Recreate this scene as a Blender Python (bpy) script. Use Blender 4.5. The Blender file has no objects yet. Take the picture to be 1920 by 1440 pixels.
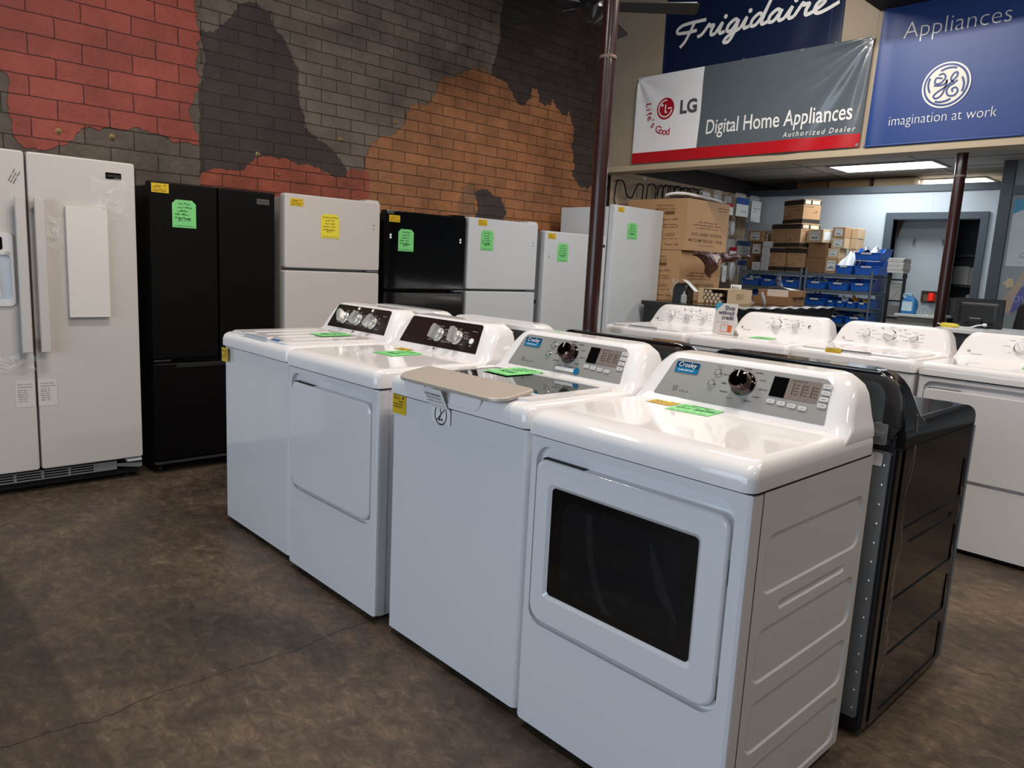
import bpy, bmesh, math, random
from mathutils import Vector, Matrix
from mathutils.geometry import tessellate_polygon

S = bpy.context.scene
C = S.collection
PI = math.pi
R = math.radians

# ------------------------------------------------------------------ camera
def make_camera():
    yaw, pitch, roll, f = 0.8081, 0.1607, 0.0506, 1390.54
    cy, sy = math.cos(yaw), math.sin(yaw)
    fw = Vector((-sy * math.cos(pitch), cy * math.cos(pitch), -math.sin(pitch)))
    r = Vector((cy, sy, 0))
    u = r.cross(fw)
    c, s = math.cos(roll), math.sin(roll)
    r2 = c * r + s * u
    u2 = -s * r + c * u
    cam = bpy.data.cameras.new('camera')
    cam.sensor_fit = 'HORIZONTAL'
    cam.sensor_width = 36.0
    cam.lens = f / 1920 * 36
    cam.clip_start = 0.05
    o = bpy.data.objects.new('camera', cam)
    C.objects.link(o)
    o.matrix_world = Matrix(((r2.x, u2.x, -fw.x, 0), (r2.y, u2.y, -fw.y, 0), (r2.z, u2.z, -fw.z, 1.3591), (0, 0, 0, 1)))
    S.camera = o
make_camera()

# ------------------------------------------------------------------ view, world, lights
S.view_settings.view_transform = 'Standard'
S.view_settings.look = 'None'
S.view_settings.gamma = 1.0
S.view_settings.use_curve_mapping = False
S.view_settings.exposure = 0.15

def lin(c):
    if isinstance(c, str):
        c = c.lstrip('#'); c = tuple(int(c[i:i + 2], 16) for i in (0, 2, 4))
    out = []
    for v in c[:3]:
        v = v / 255.0
        out.append(v / 12.92 if v <= 0.04045 else ((v + 0.055) / 1.055) ** 2.4)
    return (*out, 1.0)

w = bpy.data.worlds.new('daylight_sky')
S.world = w
w.use_nodes = True
bg = w.node_tree.nodes['Background']
bg.inputs[0].default_value = (0.62, 0.78, 1.0, 1)
bg.inputs[1].default_value = 0.35

def area(name, loc, rot, sx, sy, power, col):
    l = bpy.data.lights.new(name, 'AREA')
    l.shape = 'RECTANGLE'; l.size = sx; l.size_y = sy
    l.energy = power; l.color = col
    o = bpy.data.objects.new(name, l)
    o.location = loc; o.rotation_euler = rot
    C.objects.link(o)
    return o
# daylight through the shop windows on the front and in the fluorescent fixtures overhead
area('daylight_window', (-1.2, -3.92, 1.75), (R(90), 0, 0), 5.6, 2.3, 142, (0.72, 0.85, 1.0))
SHOP_LAMPS = [(-0.9, 1.7, 1.0), (-3.2, 1.3, .85), (-2.6, 4.7, 1.25), (2.2, 1.7, .42), (2.2, 4.5, .3), (0.3, 3.7, .9)]  # last fixture is unseen, added to brighten the header wall
LAMP_Z = 3.72
for i, (x, y, pw) in enumerate(SHOP_LAMPS):
    for s in (-.09, .09):
        if i == 2:      # fixture nearest the banners runs along the header wall, tubes splayed to brighten them
            area('shop_lamp_tube_light', (x, y + s, LAMP_Z - 0.085), (R(38) if s > 0 else R(-20), 0, 0), 1.2, 0.05, 24 * pw, (1.0, 0.93, 0.85))
        else:
            area('shop_lamp_tube_light', (x + s, y, LAMP_Z - 0.075), (0, 0, R(90)), 1.2, 0.05, 24 * pw, (1.0, 0.91, 0.81))
# two ceiling panels of the stock room, plus an unseen one added to brighten it
BACK_PANELS = [(-3.365, 8.755, 1.06, 0.51), (-3.15, 10.25, 0.82, 0.49), (-2.7, 7.3, 1.06, 0.51)]
for (x, y, a, b) in BACK_PANELS:
    area('ceiling_panel_light', (x, y, 2.598), (0, 0, 0), a, b, 12 if y < 8 else 17, (0.90, 0.96, 1.0))

# ------------------------------------------------------------------ materials
MATS = {}
def nt(name):
    m = bpy.data.materials.new(name); m.use_nodes = True
    t = m.node_tree
    return m, t, t.nodes['Principled BSDF']
def N(t, typ, **kw):
    n = t.nodes.new(typ)
    for k, v in kw.items():
        if k.startswith('i_'):
            n.inputs[k[2:]].default_value = v
        else:
            setattr(n, k, v)
    return n
def mat(name, col, rough=0.5, metal=0.0, coat=0.0, var=0.06, scale=8.0, bump=0.0, bscale=120.0, emit=0.0, trans=0.0, alpha=1.0, ior=None, spec=None):
    if name in MATS: return MATS[name]
    m, t, b = nt(name)
    c = lin(col)
    co = N(t, 'ShaderNodeTexCoord')
    nz = N(t, 'ShaderNodeTexNoise', i_Scale=scale, i_Detail=3.0)
    t.links.new(co.outputs['Object'], nz.inputs['Vector'])
    mx = N(t, 'ShaderNodeMix', data_type='RGBA')
    mx.inputs[6].default_value = tuple(max(0, v * (1 - var)) for v in c[:3]) + (1,)
    mx.inputs[7].default_value = tuple(min(1, v * (1 + var)) for v in c[:3]) + (1,)
    t.links.new(nz.outputs['Fac'], mx.inputs[0])
    t.links.new(mx.outputs[2], b.inputs['Base Color'])
    b.inputs['Roughness'].default_value = rough
    b.inputs['Metallic'].default_value = metal
    b.inputs['Coat Weight'].default_value = coat
    b.inputs['Coat Roughness'].default_value = 0.05
    if spec is not None: b.inputs['Specular IOR Level'].default_value = spec
    if ior: b.inputs['IOR'].default_value = ior
    b.inputs['Transmission Weight'].default_value = trans
    b.inputs['Alpha'].default_value = alpha
    if emit:
        b.inputs['Emission Color'].default_value = c
        b.inputs['Emission Strength'].default_value = emit
    if bump:
        n2 = N(t, 'ShaderNodeTexNoise', i_Scale=bscale, i_Detail=2.0)
        t.links.new(co.outputs['Object'], n2.inputs['Vector'])
        bp = N(t, 'ShaderNodeBump', i_Strength=bump, i_Distance=0.002)
        t.links.new(n2.outputs['Fac'], bp.inputs['Height'])
        t.links.new(bp.outputs['Normal'], b.inputs['Normal'])
    MATS[name] = m
    return m

def brick_mat(name, col, bw, bh, dirt=0.42, mortar=0.012, rel=0.9, axis='YZ', off=0.0):
    if name in MATS: return MATS[name]
    m, t, b = nt(name)
    L = t.links.new
    c = lin(col)
    co = N(t, 'ShaderNodeTexCoord')
    sp = N(t, 'ShaderNodeSeparateXYZ'); L(co.outputs['Object'], sp.inputs[0])
    cb = N(t, 'ShaderNodeCombineXYZ')
    L(sp.outputs['Y' if axis == 'YZ' else 'X'], cb.inputs[0]); L(sp.outputs['Z'], cb.inputs[1])
    wob = N(t, 'ShaderNodeTexNoise', i_Scale=11.0, i_Detail=5.0); L(co.outputs['Object'], wob.inputs['Vector'])
    vs = N(t, 'ShaderNodeVectorMath', operation='SCALE'); vs.inputs[3].default_value = 0.012
    L(wob.outputs['Color'], vs.inputs[0])
    va = N(t, 'ShaderNodeVectorMath', operation='ADD'); L(cb.outputs[0], va.inputs[0]); L(vs.outputs[0], va.inputs[1])
    vo = N(t, 'ShaderNodeVectorMath', operation='ADD'); L(va.outputs[0], vo.inputs[0]); vo.inputs[1].default_value = (off, off * .37, 0)
    br = N(t, 'ShaderNodeTexBrick', offset=0.5)
    br.inputs['Scale'].default_value = 1.0
    br.inputs['Brick Width'].default_value = bw
    br.inputs['Row Height'].default_value = bh
    br.inputs['Mortar Size'].default_value = mortar * .30
    br.inputs['Mortar Smooth'].default_value = 0.25
    br.inputs['Bias'].default_value = 0.0
    br.inputs['Color1'].default_value = tuple(v * 0.88 for v in c[:3]) + (1,)
    br.inputs['Color2'].default_value = tuple(min(1, v * 1.12) for v in c[:3]) + (1,)
    br.inputs['Mortar'].default_value = tuple(v * 0.22 for v in c[:3]) + (1,)
    L(vo.outputs[0], br.inputs['Vector'])
    d1 = N(t, 'ShaderNodeTexNoise', i_Scale=2.6, i_Detail=6.0, i_Roughness=0.65); L(co.outputs['Object'], d1.inputs['Vector'])
    rp = N(t, 'ShaderNodeMapRange'); rp.inputs[1].default_value = 0.35; rp.inputs[2].default_value = 0.7
    rp.inputs[3].default_value = 1.0 + dirt * .35; rp.inputs[4].default_value = 1.0 - dirt
    L(d1.outputs['Fac'], rp.inputs[0])
    hs = N(t, 'ShaderNodeVectorMath', operation='SCALE'); L(br.outputs['Color'], hs.inputs[0]); L(rp.outputs[0], hs.inputs[3])
    L(hs.outputs[0], b.inputs['Base Color'])
    b.inputs['Roughness'].default_value = 0.62
    f1 = N(t, 'ShaderNodeTexNoise', i_Scale=22.0, i_Detail=6.0, i_Roughness=0.6); L(co.outputs['Object'], f1.inputs['Vector'])
    iv = N(t, 'ShaderNodeMath', operation='MULTIPLY_ADD'); L(br.outputs['Fac'], iv.inputs[0]); iv.inputs[1].default_value = -0.9
    L(f1.outputs['Fac'], iv.inputs[2])
    bp = N(t, 'ShaderNodeBump', i_Strength=rel, i_Distance=0.012)
    L(iv.outputs[0], bp.inputs['Height']); L(bp.outputs['Normal'], b.inputs['Normal'])
    MATS[name] = m
    return m

def floor_mat():
    m, t, b = nt('stained_concrete'); L = t.links.new
    co = N(t, 'ShaderNodeTexCoord')
    sp = N(t, 'ShaderNodeSeparateXYZ'); L(co.outputs['Object'], sp.inputs[0])
    n1 = N(t, 'ShaderNodeTexNoise', i_Scale=1.1, i_Detail=8.0, i_Roughness=0.62, i_Distortion=0.6); L(co.outputs['Object'], n1.inputs['Vector'])
    n2 = N(t, 'ShaderNodeTexNoise', i_Scale=9.0, i_Detail=8.0, i_Roughness=0.72, i_Distortion=0.8); L(co.outputs['Object'], n2.inputs['Vector'])
    mpn = N(t, 'ShaderNodeMapping'); mpn.inputs['Scale'].default_value = (0.55, 1.0, 1.0); mpn.inputs['Rotation'].default_value = (0, 0, 0.5); L(co.outputs['Object'], mpn.inputs[0])
    n3 = N(t, 'ShaderNodeTexNoise', i_Scale=26.0, i_Detail=12.0, i_Roughness=0.82, i_Distortion=0.7); L(mpn.outputs[0], n3.inputs['Vector'])
    r1 = N(t, 'ShaderNodeValToRGB'); e = r1.color_ramp.elements
    e[0].position = 0.30; e[0].color = lin('#37322c'); e[1].position = 0.72; e[1].color = lin('#756453')
    k = e.new(0.52); k.color = lin('#5b4e41')
    L(n1.outputs['Fac'], r1.inputs[0])
    r2 = N(t, 'ShaderNodeValToRGB'); e = r2.color_ramp.elements
    e[0].position = 0.36; e[0].color = (0.55, 0.55, 0.56, 1); e[1].position = 0.66; e[1].color = (1.28, 1.22, 1.15, 1)
    L(n2.outputs['Fac'], r2.inputs[0])
    m1 = N(t, 'ShaderNodeMix', data_type='RGBA', blend_type='MULTIPLY'); m1.inputs[0].default_value = 0.75
    L(r1.outputs[0], m1.inputs[6]); L(r2.outputs[0], m1.inputs[7])
    r3 = N(t, 'ShaderNodeValToRGB'); e = r3.color_ramp.elements
    e[0].position = 0.36; e[0].color = (0.50, 0.50, 0.51, 1); e[1].position = 0.68; e[1].color = (2.1, 1.95, 1.72, 1); k2 = e.new(0.54); k2.color = (0.98, 0.97, 0.95, 1)
    L(n3.outputs['Fac'], r3.inputs[0])
    m2 = N(t, 'ShaderNodeMix', data_type='RGBA', blend_type='MULTIPLY'); m2.inputs[0].default_value = 0.9
    L(m1.outputs[2], m2.inputs[6]); L(r3.outputs[0], m2.inputs[7])
    # the floor nearest the shop front is darker: edge along x at y = 0.5
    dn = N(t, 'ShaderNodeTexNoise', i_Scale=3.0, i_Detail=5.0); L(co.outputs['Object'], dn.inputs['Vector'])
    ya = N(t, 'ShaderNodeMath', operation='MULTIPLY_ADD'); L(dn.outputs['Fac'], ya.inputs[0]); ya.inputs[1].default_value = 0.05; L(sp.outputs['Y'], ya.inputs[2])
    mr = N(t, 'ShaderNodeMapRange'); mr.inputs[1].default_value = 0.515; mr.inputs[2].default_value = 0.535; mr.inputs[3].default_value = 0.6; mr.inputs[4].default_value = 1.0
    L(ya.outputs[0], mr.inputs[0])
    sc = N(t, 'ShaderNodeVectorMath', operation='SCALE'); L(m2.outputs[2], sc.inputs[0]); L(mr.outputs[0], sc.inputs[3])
    # hairline cracks
    def crack(axis, pos, wob, seed):
        cn = N(t, 'ShaderNodeTexNoise', i_Scale=3.2, i_Detail=6.0, i_Roughness=0.6)
        vv = N(t, 'ShaderNodeVectorMath', operation='ADD'); vv.inputs[1].default_value = (seed, seed, 0); L(co.outputs['Object'], vv.inputs[0]); L(vv.outputs[0], cn.inputs['Vector'])
        a = N(t, 'ShaderNodeMath', operation='MULTIPLY_ADD'); L(cn.outputs['Fac'], a.inputs[0]); a.inputs[1].default_value = wob; L(sp.outputs[axis], a.inputs[2])
        d = N(t, 'ShaderNodeMath', operation='SUBTRACT'); L(a.outputs[0], d.inputs[0]); d.inputs[1].default_value = pos + wob * .5
        ab = N(t, 'ShaderNodeMath', operation='ABSOLUTE'); L(d.outputs[0], ab.inputs[0])
        q = N(t, 'ShaderNodeMapRange'); q.inputs[1].default_value = 0.001; q.inputs[2].default_value = 0.005; q.inputs[3].default_value = 0.3; q.inputs[4].default_value = 1.0
        L(ab.outputs[0], q.inputs[0]); return q.outputs[0]
    c1 = crack('X', -2.22, 0.14, 1.7); c2 = crack('Y', 2.95, 0.3, 7.1)
    cm = N(t, 'ShaderNodeMath', operation='MULTIPLY'); L(c1, cm.inputs[0]); L(c2, cm.inputs[1])
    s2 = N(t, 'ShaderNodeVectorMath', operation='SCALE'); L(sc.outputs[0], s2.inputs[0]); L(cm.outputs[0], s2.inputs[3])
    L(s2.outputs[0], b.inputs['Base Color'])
    rr = N(t, 'ShaderNodeMapRange'); rr.inputs[1].default_value = 0.3; rr.inputs[2].default_value = 0.7; rr.inputs[3].default_value = 0.36; rr.inputs[4].default_value = 0.62
    L(n2.outputs['Fac'], rr.inputs[0]); L(rr.outputs[0], b.inputs['Roughness'])
    b.inputs['Specular IOR Level'].default_value = 0.4
    bp = N(t, 'ShaderNodeBump', i_Strength=0.25, i_Distance=0.004)
    L(n3.outputs['Fac'], bp.inputs['Height']); L(bp.outputs['Normal'], b.inputs['Normal'])
    return m

def pegboard_mat():
    m, t, b = nt('brown_pegboard'); L = t.links.new
    co = N(t, 'ShaderNodeTexCoord'); sp = N(t, 'ShaderNodeSeparateXYZ'); L(co.outputs['Object'], sp.inputs[0])
    ds = []
    for ax in ('Y', 'Z'):
        a = N(t, 'ShaderNodeMath', operation='DIVIDE'); L(sp.outputs[ax], a.inputs[0]); a.inputs[1].default_value = 0.0254
        f = N(t, 'ShaderNodeMath', operation='FRACT'); L(a.outputs[0], f.inputs[0])
        s = N(t, 'ShaderNodeMath', operation='SUBTRACT'); L(f.outputs[0], s.inputs[0]); s.inputs[1].default_value = 0.5
        p = N(t, 'ShaderNodeMath', operation='POWER'); L(s.outputs[0], p.inputs[0]); p.inputs[1].default_value = 2.0
        ds.append(p)
    ad = N(t, 'ShaderNodeMath', operation='ADD'); L(ds[0].outputs[0], ad.inputs[0]); L(ds[1].outputs[0], ad.inputs[1])
    ls = N(t, 'ShaderNodeMath', operation='LESS_THAN'); L(ad.outputs[0], ls.inputs[0]); ls.inputs[1].default_value = 0.018
    nz = N(t, 'ShaderNodeTexNoise', i_Scale=5.0, i_Detail=4.0); L(co.outputs['Object'], nz.inputs['Vector'])
    mb = N(t, 'ShaderNodeMix', data_type='RGBA'); mb.inputs[6].default_value = lin('#b29a7e'); mb.inputs[7].default_value = lin('#c9af8e'); L(nz.outputs['Fac'], mb.inputs[0])
    mx = N(t, 'ShaderNodeMix', data_type='RGBA'); L(ls.outputs[0], mx.inputs[0]); L(mb.outputs[2], mx.inputs[6]); mx.inputs[7].default_value = lin('#5a4a3c')
    L(mx.outputs[2], b.inputs['Base Color']); b.inputs['Roughness'].default_value = 0.6
    return m

white = mat('white_enamel', '#e2e1e3', 0.12, coat=0.5, var=0.01)
white_top = mat('white_porcelain_top', '#eae7e7', 0.08, coat=0.15, var=0.01)
white_plastic = mat('white_plastic', '#e4e1e0', 0.22, coat=0.2, var=0.015)
fridge_white = mat('textured_white_steel', '#cfc9c4', 0.34, var=0.015, bump=0.12, bscale=420)
fridge_white_cool = mat('smooth_white_steel', '#d0d4d8', 0.30, var=0.012)
fridge_side = mat('grey_white_cabinet_steel', '#bdb8b4', 0.4, var=0.02)
black_satin = mat('satin_black_steel', '#070606', 0.36, var=0.1, bump=0.05, bscale=380, spec=0.22)
black_gloss = mat('gloss_black_steel', '#070708', 0.10, coat=0.4, var=0.05)
black_plastic = mat('black_plastic', '#101012', 0.42, var=0.1)
dark = mat('dark_gap', '#0a0a0a', 0.7, var=0.1)
graphite = mat('graphite_metallic_enamel', '#15171c', 0.14, metal=0.25, coat=0.6, var=0.04)
graphite_side = mat('graphite_painted_side', '#0a090a', 0.28, coat=0.0, var=0.08, spec=0.22)
brown_black = mat('gloss_brown_black_enamel', '#16100d', 0.12, coat=0.5, var=0.06)
silver = mat('silver_control_film', '#a8a6a3', 0.34, metal=0.35, var=0.02, scale=3)
panel_dark = mat('dark_brown_control_film', '#1f1413', 0.28, var=0.06)
chrome = mat('chrome', '#e2e0de', 0.22, metal=1.0, var=0.02)
knob_silver = mat('satin_silver_knob', '#cfcdca', 0.3, metal=0.55, var=0.02)
chrome_dark = mat('smoked_chrome', '#5d4a44', 0.08, metal=1.0, var=0.03)
steel = mat('galvanised_steel', '#8b8f92', 0.38, metal=0.7, var=0.12, scale=14)
grey_back = mat('grey_back_sheet', '#5b6568', 0.45, metal=0.4, var=0.08)
handle_beige = mat('champagne_handle_strip', '#b8aea3', 0.36, metal=0.15, var=0.03)
glass_dark = mat('smoked_lid_glass', '#20211f', 0.04, coat=0.6, var=0.02)
ink = mat('black_ink', '#161616', 0.6)
ink_grey = mat('grey_print', '#6f6d6c', 0.6)
ink_green = mat('dark_green_ink', '#0d4a22', 0.6)
ink_white = mat('white_print', '#e9e8e6', 0.5)
ink_brown = mat('brown_carton_print', '#5b3c24', 0.7)
ink_orange = mat('brown_orange_ink', '#9a5a18', 0.6)
tag_green = mat('green_card', '#7fd884', 0.5, var=0.03)
tag_yellow = mat('yellow_card', '#ecdf3f', 0.5, var=0.03)
sticker_yellow = mat('yellow_sticker', '#d9b41c', 0.45, var=0.06, scale=40)
paper = mat('white_paper', '#e6e6e4', 0.6, var=0.02)
badge_blue = mat('blue_badge', '#1d6f9c', 0.2, coat=0.3, var=0.15, scale=30)
badge_navy = mat('navy_badge', '#0e3c63', 0.2, coat=0.3)
pole_red = mat('oxblood_pole_paint', '#331512', 0.34, coat=0.2, var=0.14, scale=5)
beige_wall = mat('beige_wall_paint', '#a39480', 0.6, var=0.05, scale=2)
beige_trim = mat('beige_trim_paint', '#b8a88f', 0.5, var=0.05, scale=3)
grey_wall = mat('pale_blue_grey_wall', '#b4bcc2', 0.5, var=0.04, scale=1.5)
grey_wall_poster = mat('grey_wall_paint', '#8f989c', 0.55, var=0.04, scale=1.5)
slate_trim = mat('slate_trim_paint', '#414a52', 0.45, var=0.06, scale=4)
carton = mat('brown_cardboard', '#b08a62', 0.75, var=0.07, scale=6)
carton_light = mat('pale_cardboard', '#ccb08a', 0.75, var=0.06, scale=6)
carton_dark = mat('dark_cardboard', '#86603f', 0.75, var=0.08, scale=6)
carton_rim = mat('cardboard_with_printed_band', '#2a201b', 0.7, var=0.1)
bin_blue = mat('blue_polypropylene', '#1a5fc0', 0.35, var=0.05)
rack_grey = mat('grey_epoxy_rack', '#6d7780', 0.4, metal=0.3, var=0.06)
vinyl_grey = mat('grey_banner_vinyl', '#59626a', 0.20, var=0.03)
vinyl_white = mat('white_banner_vinyl', '#eeeef0', 0.35, var=0.02)
vinyl_red = mat('red_banner_vinyl', '#b31520', 0.35, var=0.04)
vinyl_navy = mat('navy_banner_vinyl', '#101e3c', 0.32, var=0.06)
vinyl_blue = mat('blue_banner_vinyl', '#183c80', 0.45, var=0.05)
logo_red = mat('red_logo_print', '#a50f26', 0.4)
logo_grey = mat('grey_logo_print', '#4d4f55', 0.4)
foam = mat('white_foam_board', '#e2dcd7', 0.7, var=0.02, bump=0.1, bscale=500)
film = mat('clear_plastic_film', '#ffffff', 0.10, var=0.0, alpha=0.13)
ceiling_tile = mat('ceiling_tile', '#b5b1ab', 0.8, var=0.05, scale=12)
ceiling_grid = mat('ceiling_grid_metal', '#8c8882', 0.5)
ceiling_dark = mat('dark_shop_ceiling', '#14100e', 0.8, var=0.2)
panel_glow = mat('lit_diffuser', '#f6fbff', 0.5, emit=4.0, var=0.0)
clear_bag = mat('clear_poly_bag', '#e8ecee', 0.15, var=0.02, alpha=0.30)
blue_card = mat('blue_header_card', '#1f55a8', 0.4)
maroon = mat('maroon_plastic_bag', '#4a2626', 0.42, coat=0.0, var=0.2, scale=12)
rubber = mat('black_rubber', '#0e0e0e', 0.6)
leather = mat('black_leather', '#141414', 0.38, var=0.1, bump=0.2, bscale=90)
# ------------------------------------------------------------------ geometry helpers
def frame(o, r, u):
    r = Vector(r).normalized(); u = Vector(u).normalized(); n = r.cross(u)
    o = Vector(o)
    return Matrix(((r.x, u.x, n.x, o.x), (r.y, u.y, n.y, o.y), (r.z, u.z, n.z, o.z), (0, 0, 0, 1)))
I4 = Matrix.Identity(4)

def rr(x0, x1, y0, y1, r, n=5, rt=None):
    """rounded rectangle outline; rt = radius of the y1 corners"""
    rt = r if rt is None else rt
    p = []
    for (cx, cy, a0, q) in ((x1 - r, y0 + r, -90, r), (x1 - rt, y1 - rt, 0, rt), (x0 + rt, y1 - rt, 90, rt), (x0 + r, y0 + r, 180, r)):
        for i in range(n + 1):
            a = R(a0 + 90 * i / n)
            p.append((cx + q * math.cos(a), cy + q * math.sin(a)))
    return p
def smooth_pts(pts, k=6, closed=False):
    P = [Vector(p) for p in pts]; n = len(P); out = []
    rng = range(n if closed else n - 1)
    for i in rng:
        g = lambda j: P[j % n] if closed else P[min(max(j, 0), n - 1)]
        p0, p1, p2, p3 = g(i - 1), g(i), g(i + 1), g(i + 2)
        for s in range(k):
            t = s / k
            out.append(0.5 * ((2 * p1) + (p2 - p0) * t + (2 * p0 - 5 * p1 + 4 * p2 - p3) * t * t + (3 * p1 - p0 - 3 * p2 + p3) * t ** 3))
    if not closed: out.append(P[-1])
    return out

FONT_CACHE = {}
def text_geo(body, size, align='LEFT', shear=0.0, bold=0.0, spacing=1.0):
    key = (body, align, shear, bold, spacing)
    if key not in FONT_CACHE:
        cu = bpy.data.curves.new('lettering', 'FONT')
        cu.body = body; cu.size = 1.0; cu.align_x = align; cu.shear = shear; cu.offset = bold; cu.space_character = spacing
        cu.fill_mode = 'FRONT'; cu.resolution_u = 3
        o = bpy.data.objects.new('lettering', cu); C.objects.link(o)
        dg = bpy.context.evaluated_depsgraph_get(); dg.update()
        me = bpy.data.meshes.new_from_object(o.evaluated_get(dg))
        FONT_CACHE[key] = ([v.co.copy() for v in me.vertices], [tuple(p.vertices) for p in me.polygons])
        bpy.data.objects.remove(o); bpy.data.curves.remove(cu); bpy.data.meshes.remove(me)
    vs, fs = FONT_CACHE[key]
    return [v * size for v in vs], fs

class G:
    def __init__(self): self.bm = bmesh.new(); self.mi = 0
    def mat(self, i): self.mi = i; return self
    def _f(self, vs):
        try:
            f = self.bm.faces.new(vs); f.material_index = self.mi; return f
        except ValueError: return None
    def box(self, x0, x1, y0, y1, z0, z1, bev=0.0, seg=2, M=None):
        m = Matrix.Translation(((x0 + x1) / 2, (y0 + y1) / 2, (z0 + z1) / 2)) @ Matrix.Diagonal((abs(x1 - x0), abs(y1 - y0), abs(z1 - z0), 1))
        r = bmesh.ops.create_cube(self.bm, size=1.0, matrix=m)
        vs = r['verts']; fs = {f for v in vs for f in v.link_faces}
        if bev:
            es = list({e for v in vs for e in v.link_edges})
            q = bmesh.ops.bevel(self.bm, geom=es, offset=bev, segments=seg, profile=0.5, affect='EDGES')
            fs = set(q['faces']) | {f for f in fs if f.is_valid}
            vs = list({v for f in fs for v in f.verts})
        for f in fs: f.material_index = self.mi
        if M is not None: bmesh.ops.transform(self.bm, matrix=M, verts=vs)
        return self
    def loft(self, loops, cap0=True, cap1=True, closed=True, M=I4):
        L = [[self.bm.verts.new(M @ Vector(p)) for p in lp] for lp in loops]
        for a, b in zip(L, L[1:]):
            n = len(a)
            for i in range(n if closed else n - 1):
                j = (i + 1) % n
                self._f((a[i], a[j], b[j], b[i]))
        if cap0: self._f(list(reversed(L[0])))
        if cap1: self._f(L[-1])
        return self
    def prism(self, poly, d, M=I4, hole=None):
        """poly in the frame's xy plane, extruded along its z from 0 to d"""
        if not hole:
            return self.loft([[(p[0], p[1], 0) for p in poly], [(p[0], p[1], d) for p in poly]], M=M)
        self.sheet(poly, hole, M @ Matrix.Translation((0, 0, d)))
        self.sheet(poly, hole, M, flip=True)
        self.loft([[(p[0], p[1], 0) for p in poly], [(p[0], p[1], d) for p in poly]], False, False, M=M)
        for h in hole:
            self.loft([[(p[0], p[1], d) for p in h], [(p[0], p[1], 0) for p in h]], False, False, M=M)
        return self
    def sheet(self, poly, holes=(), M=I4, flip=False):
        loops = [[Vector((p[0], p[1], 0)) for p in poly]] + [[Vector((p[0], p[1], 0)) for p in h] for h in holes]
        flat = [v for l in loops for v in l]
        vs = [self.bm.verts.new(M @ v) for v in flat]
        for tri in tessellate_polygon(loops):
            a, b, c = (flat[i] for i in tri)
            t = tri if ((b - a).cross(c - a).z > 0) != flip else tri[::-1]
            self._f([vs[i] for i in t])
        return self
    def cyl(self, p0, p1, r, n=16, r2=None, cap=True):
        p0 = Vector(p0); p1 = Vector(p1); d = p1 - p0
        q = d.to_track_quat('Z', 'Y').to_matrix().to_4x4()
        M = Matrix.Translation(p0) @ q
        r2 = r if r2 is None else r2
        ring = lambda rad, z: [(rad * math.cos(2 * PI * i / n), rad * math.sin(2 * PI * i / n), z) for i in range(n)]
        return self.loft([ring(r, 0), ring(r2, d.length)], cap, cap, M=M)
    def lathe(self, prof, M=I4, n=20):
        """prof: (radius, height) along the frame's z"""
        lp = [[(max(r, 1e-4) * math.cos(2 * PI * i / n), max(r, 1e-4) * math.sin(2 * PI * i / n), z) for i in range(n)] for r, z in prof]
        return self.loft(lp, True, True, M=M)
    def tube(self, pts, r, n=8, closed=False):
        P = [Vector(p) for p in pts]; m = len(P); rings = []
        up = Vector((0, 0, 1))
        for i in range(m):
            a = P[(i - 1) % m] if closed or i else P[i]
            b = P[(i + 1) % m] if closed or i < m - 1 else P[i]
            t = (b - a).normalized()
            s = t.cross(up)
            if s.length < 1e-3: s = t.cross(Vector((1, 0, 0)))
            s.normalize(); u = s.cross(t)
            rings.append([P[i] + r * (math.cos(2 * PI * k / n) * s + math.sin(2 * PI * k / n) * u) for k in range(n)])
        if closed: rings.append(rings[0])
        return self.loft(rings, not closed, not closed)
    def ribbon(self, pts, wd, M=I4, closed=False, taper=False):
        P = [Vector((p[0], p[1], 0)) for p in pts]; m = len(P); L_ = []
        for i in range(m):
            a = P[(i - 1) % m] if closed or i else P[i]
            b = P[(i + 1) % m] if closed or i < m - 1 else P[i]
            t = (b - a)
            if t.length < 1e-9: t = Vector((1, 0, 0))
            t.normalize(); s = Vector((-t.y, t.x, 0))
            k = wd / 2 * (max(0.25, math.sin(PI * i / (m - 1))) if taper else 1)
            L_.append((P[i] - s * k, P[i] + s * k))
        vs = [(self.bm.verts.new(M @ a), self.bm.verts.new(M @ b)) for a, b in L_]
        rng = range(m if closed else m - 1)
        for i in rng:
            j = (i + 1) % m
            self._f((vs[i][0], vs[j][0], vs[j][1], vs[i][1]))
        return self
    def text(self, body, size, M=I4, align='LEFT', shear=0.0, bold=0.0, spacing=1.0, sx=1.0, fn=None):
        vs, fs = text_geo(body, size, align, shear, bold, spacing)
        bv = []
        for v in vs:
            q = Vector((v.x * sx, v.y, v.z))
            bv.append(self.bm.verts.new(fn(q) if fn else M @ q))
        for f in fs: self._f([bv[i] for i in f])
        return self
    def disc(self, cx, cy, r, M=I4, n=24, z=0.0, ry=None):
        ry = ry or r
        self._f([self.bm.verts.new(M @ Vector((cx + r * math.cos(2 * PI * i / n), cy + ry * math.sin(2 * PI * i / n), z))) for i in range(n)])
        return self
    def rect(self, x0, x1, y0, y1, M=I4, z=0.0):
        self._f([self.bm.verts.new(M @ Vector(p)) for p in ((x0, y0, z), (x1, y0, z), (x1, y1, z), (x0, y1, z))])
        return self
    def grid(self, fn, nu, nv):
        V = [[self.bm.verts.new(fn(i / nu, j / nv)) for j in range(nv + 1)] for i in range(nu + 1)]
        for i in range(nu):
            for j in range(nv):
                self._f((V[i][j], V[i + 1][j], V[i + 1][j + 1], V[i][j + 1]))
        return self
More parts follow.
